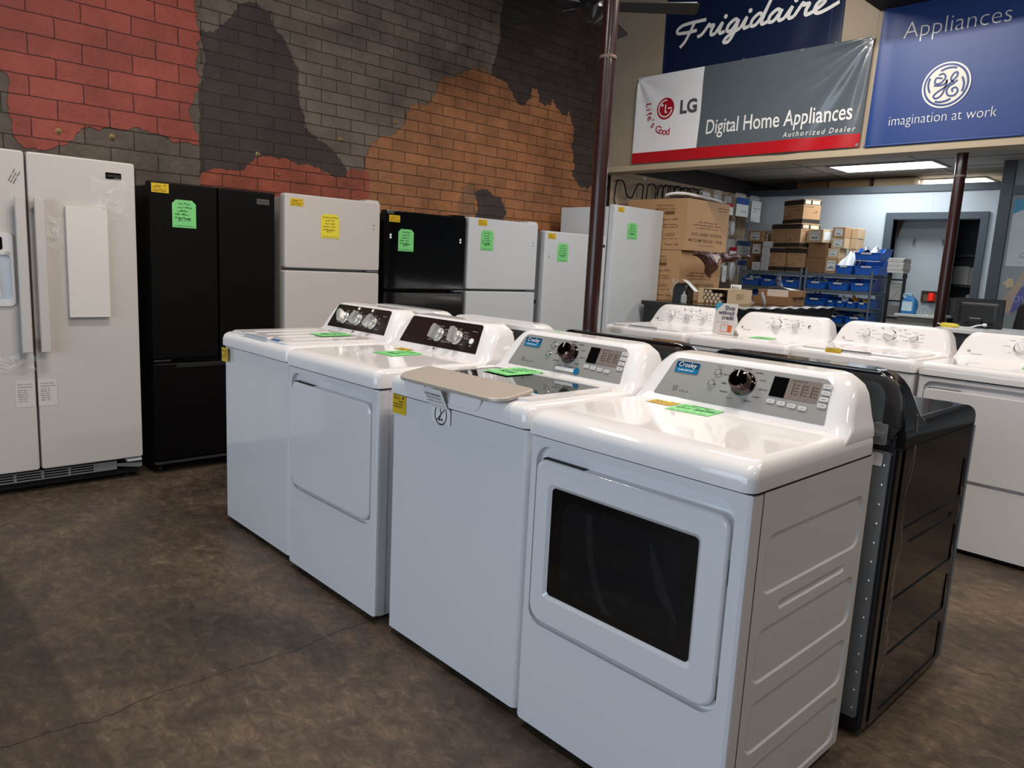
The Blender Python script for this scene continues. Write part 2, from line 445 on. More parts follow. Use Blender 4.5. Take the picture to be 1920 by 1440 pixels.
    def obj(self, name, mats, parent=None, loc=(0, 0, 0), rz=0.0, smooth=35, fix=True, mod=None):
        me = bpy.data.meshes.new(name)
        if fix: bmesh.ops.recalc_face_normals(self.bm, faces=self.bm.faces)
        self.bm.to_mesh(me); self.bm.free()
        for m in (mats if isinstance(mats, (list, tuple)) else [mats]): me.materials.append(m)
        if smooth:
            me.polygons.foreach_set('use_smooth', [True] * len(me.polygons))
            me.set_sharp_from_angle(angle=R(smooth))
        o = bpy.data.objects.new(name, me); C.objects.link(o)
        if 25 <= smooth <= 50 and len(me.polygons) > 6:
            wn = o.modifiers.new('even_shading', 'WEIGHTED_NORMAL'); wn.keep_sharp = True; wn.weight = 100
        o.location = loc; o.rotation_euler = (0, 0, rz)
        if parent is not None: o.parent = parent
        return o

def tag(o, label, cat, group=None, kind=None):
    o['label'] = label; o['category'] = cat
    if group: o['group'] = group
    if kind: o['kind'] = kind
    return o
def thing(name, label, cat, loc=(0, 0, 0), rz=0.0, group=None):
    o = bpy.data.objects.new(name, None); C.objects.link(o)
    o.empty_display_size = 0.05
    o.location = loc; o.rotation_euler = (0, 0, rz)
    return tag(o, label, cat, group)
def struct(o):
    o['kind'] = 'structure'; return o
def dup(root, loc, rz, label, group=None):
    def rec(o, par):
        c = o.copy(); C.objects.link(c)
        if par is not None: c.parent = par
        for ch in list(o.children): rec(ch, c)
        return c
    r = rec(root, None)
    r.location = loc; r.rotation_euler = (0, 0, rz)
    r['label'] = label
    if group: r['group'] = group
    return r
def scribble(g, x0, x1, y, h, wd, M, seed, dens=1.0):
    rnd = random.Random(seed); pts = []; x = x0; n = 0
    step = h * 0.32 / dens
    while x < x1:
        pts.append((x, y + (h * (0.15 + 0.85 * rnd.random()) if n % 2 else h * 0.15 * rnd.random())))
        x += step * (0.6 + 0.8 * rnd.random()); n += 1
    if len(pts) > 2: g.ribbon(smooth_pts([(p[0], p[1], 0) for p in pts], 3), wd, M)
def words(g, x0, x1, y, h, wd, M, seed):
    rnd = random.Random(seed); x = x0
    while x < x1 - h:
        e = min(x1, x + h * (2.2 + 3.5 * rnd.random()))
        scribble(g, x, e, y, h, wd, M, seed + int(x * 1e4)); x = e + h * 0.7
# ------------------------------------------------------------------ the room shell
XW, YH, YB, YP, ZC = -5.4, 6.28, 9.35, 8.85, 2.625     # brick wall, header wall, stock room wall, poster wall, low ceiling
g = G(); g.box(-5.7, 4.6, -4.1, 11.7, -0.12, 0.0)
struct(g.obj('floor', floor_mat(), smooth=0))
g = G(); g.box(-5.7, 4.6, -4.1, YH, 4.35, 4.5)
struct(g.obj('ceiling', ceiling_dark, smooth=0))

def jag(poly, seed, amp=0.10, it=4):
    """roughen an outline the way flaking plaster breaks"""
    rnd = random.Random(seed); P = [Vector((p[0], p[1], 0)) for p in poly]
    for k in range(it):
        out = []
        for a, b in zip(P, P[1:] + P[:1]):
            d = b - a; m = (a + b) / 2
            if 0.03 < d.length < 0.9:
                m = m + Vector((-d.y, d.x, 0)) * (rnd.random() - 0.5) * amp * (3.2 + 1.6 * k)
            out += [a, m] if d.length > 0.014 else [a]
        P = out
    return [(p.x, p.y) for p in P]
FACEX = Matrix(((0, 0, 1, 0), (1, 0, 0, 0), (0, 1, 0, 0), (0, 0, 0, 1)))      # (y, z) outlines on walls that face +X
PATCH = {
 'dark1': [(2.05, 2.818), (2.159, 2.818), (2.233, 2.894), (2.328, 3.005), (2.336, 3.049), (2.445, 3.087), (2.584, 3.07), (2.616, 2.932), (2.708, 2.843), (2.793, 2.711), (2.808, 2.447), (2.839, 2.297), (2.974, 2.219), (3.091, 2.155), (3.163, 2.083), (3.222, 2.02), (3.203, 1.968), (3.141, 1.977), (3.032, 2.0), (2.885, 2.02), (2.796, 2.02), (2.688, 2.02), (2.54, 2.01), (2.458, 1.99), (2.418, 1.96), (2.358, 1.9), (2.221, 1.88), (2.127, 1.86), (2.05, 1.82)],
 'orange': [(3.372, 2.047), (3.387, 2.165), (3.489, 2.294), (3.649, 2.362), (3.739, 2.449), (3.808, 2.623), (3.94, 2.653), (4.035, 2.723), (4.09, 2.823), (4.166, 2.929), (4.267, 2.934), (4.367, 3.015), (4.45, 3.055), (4.623, 3.075), (4.714, 3.045), (4.9, 3.009), (4.975, 2.941), (5.028, 2.868), (5.126, 2.852), (5.171, 2.91), (5.219, 2.936), (5.224, 3.038), (5.299, 3.035), (5.321, 2.92), (5.476, 2.913), (5.522, 2.99), (5.61, 2.901), (5.736, 2.851), (5.758, 2.917), (5.856, 2.762), (5.867, 2.491), (5.858, 2.287), (5.951, 2.204), (6.171, 2.209), (6.27, 2.216), (6.27, 1.45), (3.384, 1.45)],
 'hole': [(4.572, 2.009), (4.638, 2.032), (4.755, 2.002), (4.874, 1.971), (4.953, 1.858), (4.977, 1.6), (4.526, 1.6), (4.583, 1.811)],
 'tan': [(4.361, 1.874), (4.386, 2.022), (4.502, 2.084), (4.571, 2.025), (4.583, 1.811), (4.519, 1.772), (4.367, 1.744)],
 'red2': [(2.05, 1.855), (2.12, 1.904), (2.247, 1.913), (2.338, 1.923), (2.405, 1.981), (2.445, 2.024), (2.513, 2.046), (2.652, 2.051), (2.738, 2.036), (2.885, 2.028), (3.007, 1.989), (3.133, 1.963), (3.205, 1.971), (3.212, 2.027), (3.277, 2.049), (3.400, 2.047), (3.42, 1.851), (3.42, 1.45), (2.05, 1.45)],
 'dark2': [(4.83, 4.3), (4.80, 3.63), (4.793, 3.404), (4.738, 3.202), (4.691, 3.03), (4.9, 2.97), (4.975, 2.9), (5.028, 2.83), (5.126, 2.80), (5.476, 2.85), (5.61, 2.85), (5.736, 2.8), (5.82, 2.72), (5.83, 2.491), (5.82, 2.287), (5.92, 2.16), (6.171, 2.16), (6.27, 2.2), (6.27, 4.3)],
 'red1': [(0.6, 4.3), (2.03, 4.3), (2.034, 3.058), (2.036, 2.655), (2.035, 2.427), (2.007, 2.351), (1.977, 2.3), (1.987, 2.209), (2.009, 2.142), (2.035, 2.112), (2.035, 2.055), (1.931, 2.061), (1.85, 2.055), (1.782, 2.085), (1.716, 2.092), (1.629, 2.112), (1.564, 2.08), (1.481, 2.089), (1.418, 2.058), (1.348, 2.068), (1.287, 2.027), (1.266, 1.976), (1.178, 1.932), (1.143, 1.906), (1.009, 1.893), (0.974, 1.924), (0.951, 1.981), (0.937, 2.069), (0.933, 2.158), (0.951, 2.251), (0.948, 2.28), (0.6, 2.3)],
}
BR_TAUPE = brick_mat('taupe_stamped_brick', '#7d7064', 0.26, 0.090)
BR_CHAR = brick_mat('charcoal_stamped_brick', '#443938', 0.26, 0.090, rel=0.4)
BR_ORANGE = brick_mat('orange_stamped_brick', '#a87048', 0.26, 0.090)
BR_RED2 = brick_mat('brick_red_stamped_brick', '#a2523c', 0.26, 0.090)
BR_TAN = brick_mat('tan_stamped_brick', '#8a6448', 0.26, 0.090)
BR_RED = brick_mat('red_stamped_plaster_brick', '#a24c40', 0.288, 0.118, dirt=0.3, off=0.1)
BR_GREY = brick_mat('grey_taupe_plaster_brick', '#665b50', 0.288, 0.118, off=0.1)
g = G()
g.mat(0).box(-5.7, XW, 2.04, 11.7, 0, 4.4)
g.mat(6).box(-5.7, XW + 0.03, -4.1, 2.04, 0, 4.4)
def patch(mi, key, x, seed, amp=0.08):
    g.mat(mi).prism(jag(PATCH[key], seed, amp), 0.006, FACEX @ Matrix.Translation((0, 0, x)))
patch(1, 'dark1', XW + .000, 3)
patch(1, 'dark2', XW + .000, 4, 0.05)
patch(2, 'orange', XW + .003, 5, 0.09)
patch(3, 'red2', XW + .004, 6)
patch(4, 'tan', XW + .006, 7)
patch(1, 'hole', XW + .008, 8)
patch(5, 'red1', XW + .030, 9, 0.08)
# bare brick continues behind the stock room
g.mat(1).prism([(6.45, 1.0), (11.6, 1.0), (11.6, 4.3), (6.45, 4.3)], 0.004, FACEX @ Matrix.Translation((0, 0, XW)))
struct(g.obj('wall_left', [BR_TAUPE, BR_CHAR, BR_ORANGE, BR_RED2, BR_TAN, BR_RED, BR_GREY], smooth=0))
# anchor bolts left in the plaster
for i, (y, z, x, lb) in enumerate([(1.49, 2.03, XW + .03, 'rusty anchor bolt in the grey brick under the red paint'), (2.47, 2.055, XW, 'pale anchor stub hanging in the charcoal brick patch'), (2.62, 1.93, XW, 'small anchor bolt in the brick-red strip above the black fridge'),
                                   (3.15, 2.26, XW, 'small anchor bolt in the taupe brick beside the charcoal patch'), (3.66, 2.47, XW, 'small anchor bolt in the taupe brick left of the orange brick'), (1.19, 2.02, XW + .03, 'anchor bolt at the ragged lower edge of the red paint')]):
    g = G(); g.lathe([(0.018, 0), (0.018, 0.006), (0.010, 0.010), (0.010, 0.03), (0.006, 0.034)], frame((x, y, z), (0, 1, 0), (0, 0, 1)), 10)
    tag(g.obj('anchor_bolt', mat('weathered_brass', '#a58f5e', 0.5, metal=0.5)), lb, 'bolt', 'anchor bolts in the brick wall')

# header wall that carries the banners
g = G(); g.box(-5.4, 4.6, YH, YH + 0.16, 2.375, 4.4)
for x in (-2.62, 0.2, 2.6): g.box(x - .002, x + .002, YH - .003, YH, 2.42, 4.35)
struct(g.obj('wall_header', beige_wall, smooth=0))
g = G(); g.box(-5.37, 4.6, YH - 0.022, YH + 0.18, 2.36, 2.415, 0.004)
struct(g.obj('trim_1', beige_trim))
# dark soffit above the blue banner
g = G(); g.box(-2.612, 4.6, 5.4, YH, 3.452, 4.35, 0.004)
struct(g.obj('ceiling_soffit', ceiling_dark, smooth=0))

# low ceiling of the stock room: tiles in a metal grid
g = G(); g.box(-5.4, 4.6, YH + 0.16, 11.7, ZC, ZC + 0.05)
struct(g.obj('ceiling_tiles', ceiling_tile, smooth=0))
g = G()
x = -5.385
while x < 4.5: g.box(x - .012, x + .012, YH + .17, 11.6, ZC - .006, ZC); x += 1.22
y = 6.62
while y < 11.6: g.box(-5.38, 4.5, y - .012, y + .012, ZC - .005, ZC); y += 0.61
struct(g.obj('trim_2', ceiling_grid, smooth=0))

# stock room wall with its wide framed opening
DX0, DX1, DZ = -3.435, -2.535, 2.093
g = G()
g.prism([(-5.37, 0), (DX0, 0), (DX0, DZ), (DX1, DZ), (DX1, 0), (-2.30, 0), (-2.30, 2.43), (-5.37, 2.43)], 0.11, Matrix(((1, 0, 0, 0), (0, 0, 1, YB), (0, 1, 0, 0), (0, 0, 0, 1))))
g.box(-3.045, -3.041, YB - .002, YB, 2.19, 2.40)
struct(g.obj('wall_back', grey_wall, smooth=0))
g = G(); g.box(-5.37, -2.28, YB - .025, YB + 0.14, 2.402, 2.482, 0.003)
struct(g.obj('trim_3', slate_trim))
g = G()
for (a, b, c, d) in ((DX0 - .09, DX0, 0, DZ), (DX1, DX1 + .078, 0, DZ), (DX0 - .09, DX1 + .078, DZ, DZ + .078)):
    g.box(a, b, YB - .03, YB, c, d, 0.003)
for x in (DX0 - .012, DX1): g.box(x, x + .012, YB, YB + .13, 0, DZ)
g.box(-2.876, -2.80, YB + .02, YB + .10, 0, DZ, 0.003)
struct(g.obj('door_1', slate_trim))
# the little office behind the opening
g = G(); g.box(-5.37, -2.0, YB + .11, 11.7, 2.43, 2.47)
struct(g.obj('ceiling_office', mat('office_roof_board', '#6a5f52', 0.8), smooth=0))
g = G()
FYB = Matrix(((1, 0, 0, 0), (0, 0, 1, YB + .30), (0, 1, 0, 0), (0, 0, 0, 1)))
g.prism([(-3.75, 0), (-2.84, 0), (-2.84, 2.4), (-3.33, 2.4), (-3.425, 2.09), (-3.53, 1.79), (-3.75, 1.3)], .04, FYB)
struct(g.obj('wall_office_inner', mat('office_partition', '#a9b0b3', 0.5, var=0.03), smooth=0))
g = G(); g.box(-3.85, -3.1, YB + .345, YB + .36, 0.0, 2.4)
struct(g.obj('wall_office_board', mat('brown_office_board', '#9a6f4d', 0.6), smooth=0))
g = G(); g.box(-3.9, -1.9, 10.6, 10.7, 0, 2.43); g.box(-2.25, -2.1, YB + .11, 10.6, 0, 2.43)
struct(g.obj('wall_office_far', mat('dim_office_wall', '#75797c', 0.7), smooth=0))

# poster wall beside the opening
g = G(); g.box(-2.255, 4.6, YP, YP + .12, 0, ZC); g.box(-2.255, -2.14, YP + .12, YB + .11, 0, ZC)
struct(g.obj('wall_poster', grey_wall_poster, smooth=0))
g = G(); g.box(-2.262, -2.155, YP - .025, YP, 0, ZC, 0.003); g.box(-2.155, 4.5, YP - .022, YP, 2.29, 2.375, 0.003)
struct(g.obj('trim_4', slate_trim))
# the unseen sides of the shop
g = G(); g.box(4.5, 4.6, -4.1, 11.7, 0, 4.4)
struct(g.obj('wall_right', mat('warm_shop_wall', '#4a4038', 0.7), smooth=0))
g = G(); g.box(-5.4, 4.6, 11.6, 11.7, 0, 4.4)
struct(g.obj('wall_far', mat('far_dark_wall', '#3a3532', 0.8), smooth=0))
# front wall: piers, a low stall riser and the lintel around the shop windows
g = G(); g.box(-5.7, 4.6, -4.1, -4.0, 0, 0.6); g.box(-5.7, 4.6, -4.1, -4.0, 2.9, 4.4)
for x0, x1 in ((-5.7, -4.0), (-1.3, -1.1), (1.6, 4.6)): g.box(x0, x1, -4.1, -4.0, 0.6, 2.9)
struct(g.obj('wall_front', mat('brown_shop_front', '#3c342d', 0.7), smooth=0))
for n, (x0, x1) in enumerate(((-4.0, -1.3), (-1.1, 1.6))):
    g = G(); g.box(x0, x1, -4.06, -4.045, 0.6, 2.9)
    struct(g.obj('window_%d' % (n + 1), mat('window_glass', '#ffffff', 0.02, trans=1.0, var=0, ior=1.45), smooth=0))
# sheet steel tag on the pegboard wall comes later

# poles
def pole(x, y, top, joint, r, label):
    t = thing('steel_pole', label, 'pole', (x, y, 0))
    g = G(); g.lathe([(r, 0), (r, joint), (r * .985, joint), (r * .985, top)], I4, 28); g.obj('shaft', pole_red, t)
    g = G(); g.lathe([(r + .004, joint - .016), (r + .006, joint - .006), (r + .004, joint + .004)], I4, 28); g.obj('weld_collar', mat('worn_weld', '#7d655c', 0.5, var=.2, scale=40), t)
    g = G(); g.box(-.11, .11, -.11, .11, 0, .012); g.obj('base_plate', pole_red, t)
pole(-3.33, 3.895, 4.35, 2.715, 0.051, 'oxblood red steel pole in front of the white freezers')
pole(-2.425, 8.08, ZC, 2.40, 0.051, 'oxblood red steel pole by the grey framed opening')

# ceiling panels of the stock room, fluorescent fixtures of the shop
for (x, y, a, b), lb in zip(BACK_PANELS, ('bright ceiling panel nearest the banners in the stock room', 'bright ceiling panel above the office roof, half hidden by the pole', 'unseen ceiling panel added to the stock room just behind the header wall')):
    t = thing('ceiling_light', lb, 'ceiling light', (x, y, ZC), 0, 'lit panels in the low ceiling')
    g = G(); g.prism(rr(-a / 2 - .03, a / 2 + .03, -b / 2 - .03, b / 2 + .03, .004, 1), .014, Matrix.Translation((0, 0, -.014)), hole=[rr(-a / 2, a / 2, -b / 2, b / 2, .004, 1)]); g.obj('frame', ceiling_grid, t)
    g = G(); g.box(-a / 2, a / 2, -b / 2, b / 2, -.012, -.004); g.obj('diffuser', panel_glow, t)
for n, (x, y, pw) in enumerate(SHOP_LAMPS):
    t = thing('fluorescent_fixture', 'long unseen fluorescent fixture hanging from the dark shop ceiling', 'ceiling light', (x, y, LAMP_Z), 0 if n == 2 else R(90), 'fluorescent fixtures over the shop floor')
    g = G(); g.prism([(-.16, -.06), (.16, -.06), (.10, .03), (-.10, .03)], 1.3, frame((-.65, 0, 0), (0, 1, 0), (0, 0, 1))); g.obj('housing', white_plastic, t)
    for s in (-.5, .5):
        g = G(); g.cyl((s, 0, .03), (s, 0, 4.35 - LAMP_Z), .006, 6); g.obj('hanger_rod', steel, t)

# ceiling fan
def fan():
    t = thing('ceiling_fan', 'black ceiling fan with flat blades beside the tall red pole', 'ceiling fan', (-4.06, 4.52, 3.325))
    g = G(); g.lathe([(.03, .10), (.10, .09), (.13, .03), (.13, -.03), (.09, -.07), (.05, -.11), (.02, -.12)], I4, 24); g.obj('motor', mat('fan_black', '#1a1a1c', .3, coat=.3), t)
    g = G(); g.cyl((0, 0, .09), (0, 0, .99), .014, 10); g.obj('down_rod', mat('fan_black', '#1a1a1c', .3), t)
    for k in range(5):
        a = R(41 + 72 * k); M = Matrix.Rotation(a, 4, 'Z') @ Matrix.Rotation(R(-15), 4, 'X')
        g = G(); g.prism([(.20, -.055), (.78, -.075), (.80, -.05), (.80, .05), (.78, .075), (.20, .055)], .010, M @ Matrix.Translation((0, 0, -.005)))
        b = g.obj('blade', mat('fan_blade_grey', '#1d1e21', .45), t)
        g = G(); g.prism([(.10, -.02), (.26, -.035), (.26, .035), (.10, .02)], .006, M @ Matrix.Translation((0, 0, .006))); g.obj('blade_iron', steel, b)
fan()
# ------------------------------------------------------------------ banners
def banner_plane(fn_y, y0):
    return lambda v: Vector((v.x, y0 - fn_y(v.x, v.z), v.z))
def lg_fold(x, z):
    cx, cz = -2.63, 3.26
    dx, dz = cx - x, cz - z; r = math.hypot(dx, dz); a = math.atan2(dz, max(dx, 1e-6))
    amp = min(r * .06, .024) * math.exp(-r * 1.0) * (1 if a < 1.2 else .6)
    d = amp * math.sin(a * 15.0 + .6) + .010 * math.exp(-((x + 4.85) ** 2 + (z - 3.2) ** 2) * 5) * math.sin(math.atan2(3.26 - z, x + 4.92) * 9)
    return d + .036 + .006 * math.sin(x * 3.1) * (3.3 - z)
def text_on(t, name, m, items, fold, y0, xf=None):
    g = G()
    for it in items:
        body, size, x, z, kw = it
        kw = dict(kw)
        tilt = kw.pop('tilt', 0.0); rot = kw.pop('rot', 0.0)
        c, s = math.cos(rot), math.sin(rot)
        def fn(q, x=x, z=z, c=c, s=s):
            X = x + q.x * c - q.y * s; Z = z + q.x * s + q.y * c
            return Vector((X, y0 - fold(X, Z) - .0045, Z))
        g.text(body, size, fn=fn, **kw)
    return g.obj(name, m, t, smooth=0, fix=False)
def strokes_on(t, name, m, strokes, wd, fold, y0, mp, k=6, closed=()):
    g = G()
    for i, st in enumerate(strokes):
        pts = smooth_pts([(p[0], p[1], 0) for p in st], k) if len(st) > 2 else [Vector((p[0], p[1], 0)) for p in st]
        P = [mp(p.x, p.y) for p in pts]
        g2 = G(); g2.ribbon(P, wd)
        for f in g2.bm.faces:
            g._f([g.bm.verts.new(Vector((v.co.x, y0 - fold(v.co.x, v.co.y) - .0040 - .0004 * i, v.co.y))) for v in f.verts])
        g2.bm.free()
    return g.obj(name, m, t, smooth=0, fix=False)
def grommets(t, spots, y0, fold):
    for x, z in spots:
        g = G(); g.lathe([(.006, .002), (.010, .003), (.013, .001), (.014, 0)], frame((x, y0 - fold(x, z) - .001, z), (1, 0, 0), (0, 0, 1)), 12); g.obj('grommet', steel, t)

# grey, white and red banner
t = thing('vinyl_banner', 'grey, white and red banner reading Digital Home Appliances on the beige header wall', 'banner', (0, 0, 0), 0, 'banners on the header wall')
x0, x1, z0, z1 = -4.912, -2.622, 2.428, 3.262
g = G()
def lgp(u, v):
    x = x0 + (x1 - x0) * u; z = z0 + (z1 - z0) * v
    x -= .022 * (1 - v) * (1 if u < .5 else 1)
    return Vector((x, YH - lg_fold(x, z), z))
NU, NV = 120, 56
g.grid(lgp, NU, NV)
g.bm.faces.index_update()
for f in g.bm.faces:
    c = f.calc_center_median()
    f.material_index = 2 if c.z < 2.528 else (1 if f.index < 40 * NV else 0)
g.obj('sheet', [vinyl_grey, vinyl_white, vinyl_red], t, smooth=60)
text_on(t, 'headline_lettering', ink_white, [('Digital Home Appliances', .186, -4.085, 2.648, dict(sx=.735, bold=.008))], lg_fold, YH)
text_on(t, 'small_lettering', ink_white, [('Authorized Dealer', .062, -3.30, 2.552, dict(shear=.2, spacing=1.36, sx=.94, bold=.003))], lg_fold, YH)
text_on(t, 'logo_lettering', logo_grey, [('LG', .168, -4.395, 2.868, dict(bold=.035, sx=.97))], lg_fold, YH)
its = []
for i, ch in enumerate("Life's Good"):
    a = R(176 + i * 9.4); cx, cz, rad = -4.51, 2.965, .285
    its.append((ch, .098, cx + rad * math.cos(a), cz + rad * math.sin(a), dict(rot=a + PI / 2, align='CENTER', bold=.006)))
text_on(t, 'slogan_lettering', logo_red, its, lg_fold, YH)
lc = (-4.556, 2.930); LRx, LRz = .098, .102
g = G()
P = [(lc[0] + LRx * math.cos(2 * PI * i / 32), lc[1] + LRz * math.sin(2 * PI * i / 32)) for i in range(32)]
g._f([g.bm.verts.new(Vector((x, YH - lg_fold(x, z) - .0045, z))) for x, z in P]); g.obj('logo_disc', logo_red, t, smooth=0, fix=False)
lp = lambda u, v: Vector((lc[0] + u * LRx, lc[1] + v * LRz, 0))
arc = [(.76 * math.cos(R(a)), .76 * math.sin(R(a))) for a in range(82, 362, 14)]
strokes_on(t, 'logo_face', ink_white, [arc, [(.76, 0), (.30, 0)], [(0, .36), (0, -.36)], [(0, -.36), (.24, -.36)]], .013, lambda x, z: lg_fold(x, z) + .002, YH, lp, 3)
g = G(); x, z = lc[0] - .38 * LRx, lc[1] + .32 * LRz
g.disc(0, 0, .014, frame((x, YH - lg_fold(x, z) - .0075, z), (1, 0, 0), (0, 0, 1)), 12); g.obj('logo_eye', ink_white, t, smooth=0)
grommets(t, [(-4.895, 3.245), (-2.64, 3.245), (-3.20, 3.25), (-2.66, 2.445)], YH, lg_fold)

# navy banner with script lettering
t = thing('vinyl_banner', 'navy banner with white script lettering, top left on the header wall', 'banner', (0, 0, 0), 0, 'banners on the header wall')
fz = lambda x, z: .010 + .005 * math.sin(x * 7 + z * 2) + .003 * math.sin(x * 17 - z * 5) * (1 if x > -3.4 else .3)
g = G(); g.grid(lambda u, v: Vector((-4.655 + 1.758 * u, YH - fz(-4.655 + 1.758 * u, 3.13 + .95 * v), 3.13 + (.13 * (u) if v < 0 else 0) + .95 * v)), 60, 24); g.obj('sheet', vinyl_navy, t, smooth=60)
g = G()
for a, b in (((-4.64, 3.14), (-4.64, 4.06)), ((-2.912, 3.14), (-2.912, 4.06)), ((-3.0, 3.14), (-3.0, 4.06))): 
    for k in range(12):
        z_0 = a[1] + (b[1] - a[1]) * k / 12; z_1 = z_0 + (b[1] - a[1]) / 12
        vs = [(a[0] - .003, z_0), (a[0] + .003, z_0), (a[0] + .003, z_1), (a[0] - .003, z_1)]
        g._f([g.bm.verts.new(Vector((x, YH - fz(x, z) - .001, z))) for x, z in vs])
g.obj('hem_seam', mat('navy_hem', '#26365c', .4), t, smooth=0, fix=False)
FR = [
 [(.35, .75), (-.15, .80), (-.35, 1.10), (-.05, 1.42), (.6, 1.52), (2.0, 1.55)], [(1.05, 1.52), (.95, .8), (.75, -.1), (.45, -.55)], [(.35, .72), (.9, .70), (1.5, .74)],
 [(1.75, .12), (2.1, .30), (2.42, 1.05), (2.50, .88), (2.85, .90), (2.80, .45), (2.95, .05), (3.25, .12)],
 [(3.25, .12), (3.55, .95), (3.52, .35), (3.68, .03), (4.0, .14)],
 [(4.85, .80), (4.55, 1.0), (4.18, .65), (4.18, .15), (4.55, .10), (4.85, .85)], [(4.88, .92), (4.85, -.2), (4.62, -.85), (4.25, -.80), (4.45, -.35), (5.25, .14)],
 [(5.25, .14), (5.50, .95), (5.48, .35), (5.62, .03), (5.95, .12)],
 [(6.75, .80), (6.45, 1.0), (6.08, .62), (6.10, .12), (6.5, .12), (6.85, .95), (7.0, 1.95)], [(7.0, 1.95), (6.88, .45), (7.0, .04), (7.35, .14)],
 [(8.10, .80), (7.80, 1.0), (7.43, .62), (7.46, .12), (7.85, .12), (8.15, .9)], [(8.17, .95), (8.12, .35), (8.28, .03), (8.6, .14)],
 [(8.6, .14), (8.88, .95), (8.85, .35), (9.0, .03), (9.3, .12)],
 [(9.3, .12), (9.58, 1.05), (9.68, .88), (10.05, .92), (10.0, .45), (10.12, .05), (10.42, .12)],
 [(10.42, .12), (10.9, .5), (11.12, .85), (10.92, 1.05), (10.62, .75), (10.62, .25), (10.95, .0), (11.5, .16), (12.2, .52)]]
DOTS = [(3.62, 1.45), (5.58, 1.45), (8.96, 1.45), (12.35, .95)]
fm = lambda u, v: Vector((-4.50 + .1265 * u + .034 * v, 3.535 + .098 * v, 0))
strokes_on(t, 'script_lettering', ink_white, FR, .030, fz, YH, fm, 7)
g = G()
for u, v in DOTS:
    p = fm(u, v); g.disc(0, 0, .020 if u < 12 else .012, frame((p.x, YH - fz(p.x, p.y) - .002, p.y), (1, 0, 0), (0, 0, 1)), 14)
g.obj('lettering_dot', ink_white, t, smooth=0)
grommets(t, [(-2.93, 3.27), (-3.77, 3.27)], YH, fz)

# blue banner
t = thing('vinyl_banner', 'royal blue banner with a round white monogram under the dark soffit', 'banner', (0, 0, 0), 0, 'banners on the header wall')
fb = lambda x, z: .022 + .012 * math.exp(-((x + 2.56) / .05) ** 2) + .004 * math.sin(x * 6 + z)
gx = lambda u, v: -2.598 + .03 * v + (1.085 - .03 * v) * u
g = G(); g.grid(lambda u, v: Vector((gx(u, v), YH - fb(gx(u, v), 2.42 + 1.03 * v), 2.42 + 1.03 * v)), 60, 20); g.obj('sheet', vinyl_blue, t, smooth=60)
g = G(); g.cyl((-2.60, YH - .03, 2.424), (-1.515, YH - .03, 2.424), .009, 10); g.obj('bottom_hem', vinyl_blue, t)
light_sans = dict(sx=.93, bold=-.006)
text_on(t, 'headline_lettering', ink_white, [('Appliances', .172, -2.405, 3.205, dict(sx=.97, bold=-.016))], fb, YH)
text_on(t, 'slogan_lettering', ink_white, [('imagination at work', .108, -2.437, 2.568, dict(sx=.85, bold=-.014))], fb, YH)
gc = (-2.056, 2.826); GRx = .165; GRz = .163
def disc_on(name, m, kx, dy):
    g = G()
    g._f([g.bm.verts.new(Vector((gc[0] + kx * GRx * math.cos(2 * PI * i / 48), YH - fb(gc[0], gc[1]) - .004 - dy, gc[1] + kx * GRz * math.sin(2 * PI * i / 48)))) for i in range(48)])
    g.obj(name, m, t, smooth=0, fix=False)
disc_on('monogram_rim', ink_white, 1.0, .000)
disc_on('monogram_ring', vinyl_blue, .93, .0015)
disc_on('monogram_disc', mat('ivory_print', '#e4e0d6', .5), .84, .003)
gm = lambda u, v: Vector((gc[0] + u * GRx, gc[1] + v * GRz, 0))
fb2 = lambda x, z: fb(gc[0], gc[1]) + .0065
GE = [
 [(-.18, .30), (-.42, .34), (-.46, .12), (-.22, .10), (-.05, .34), (-.16, .50), (-.34, .46)],
 [(-.50, .02), (-.20, .0), (0, .08), (.02, .22), (.0, -.06), (-.12, -.42), (-.34, -.56), (-.46, -.44), (-.28, -.26), (.04, -.06), (.24, .12), (.42, .34), (.40, .50), (.26, .44), (.18, .22), (.32, .08), (.46, .14)],
 [(.36, .04), (.16, -.06), (.06, -.26), (.16, -.48), (.40, -.50), (.52, -.32), (.42, -.16), (.28, -.22), (.32, -.34)]]
strokes_on(t, 'monogram_script', vinyl_blue, GE, .0115, fb2, YH, gm, 6)
sw = []
for a0 in (62, 152, 242, 332):
    a = [R(a0 + k * 8) for k in range(7)]
    sw.append([(.78 * math.cos(q) * (1 - .02 * i), .78 * math.sin(q) * (1 - .02 * i)) for i, q in enumerate(a)] + [(.66 * math.cos(a[-1] + .02), .66 * math.sin(a[-1] + .02))])
strokes_on(t, 'monogram_swirl', vinyl_blue, sw, .013, fb2, YH, gm, 3)
# ------------------------------------------------------------------ washers and dryers
W_ = 0.686
CON_S = Vector((0, .4535, .8912))
def panel_frame(yc, off=0.0):
    """frame on the sloping console front: x along the machine, y up the slope"""
    n = Vector((0, -.8912, .4535))
    return frame(Vector((0, yc, .977)) + n * off, (1, 0, 0), CON_S)

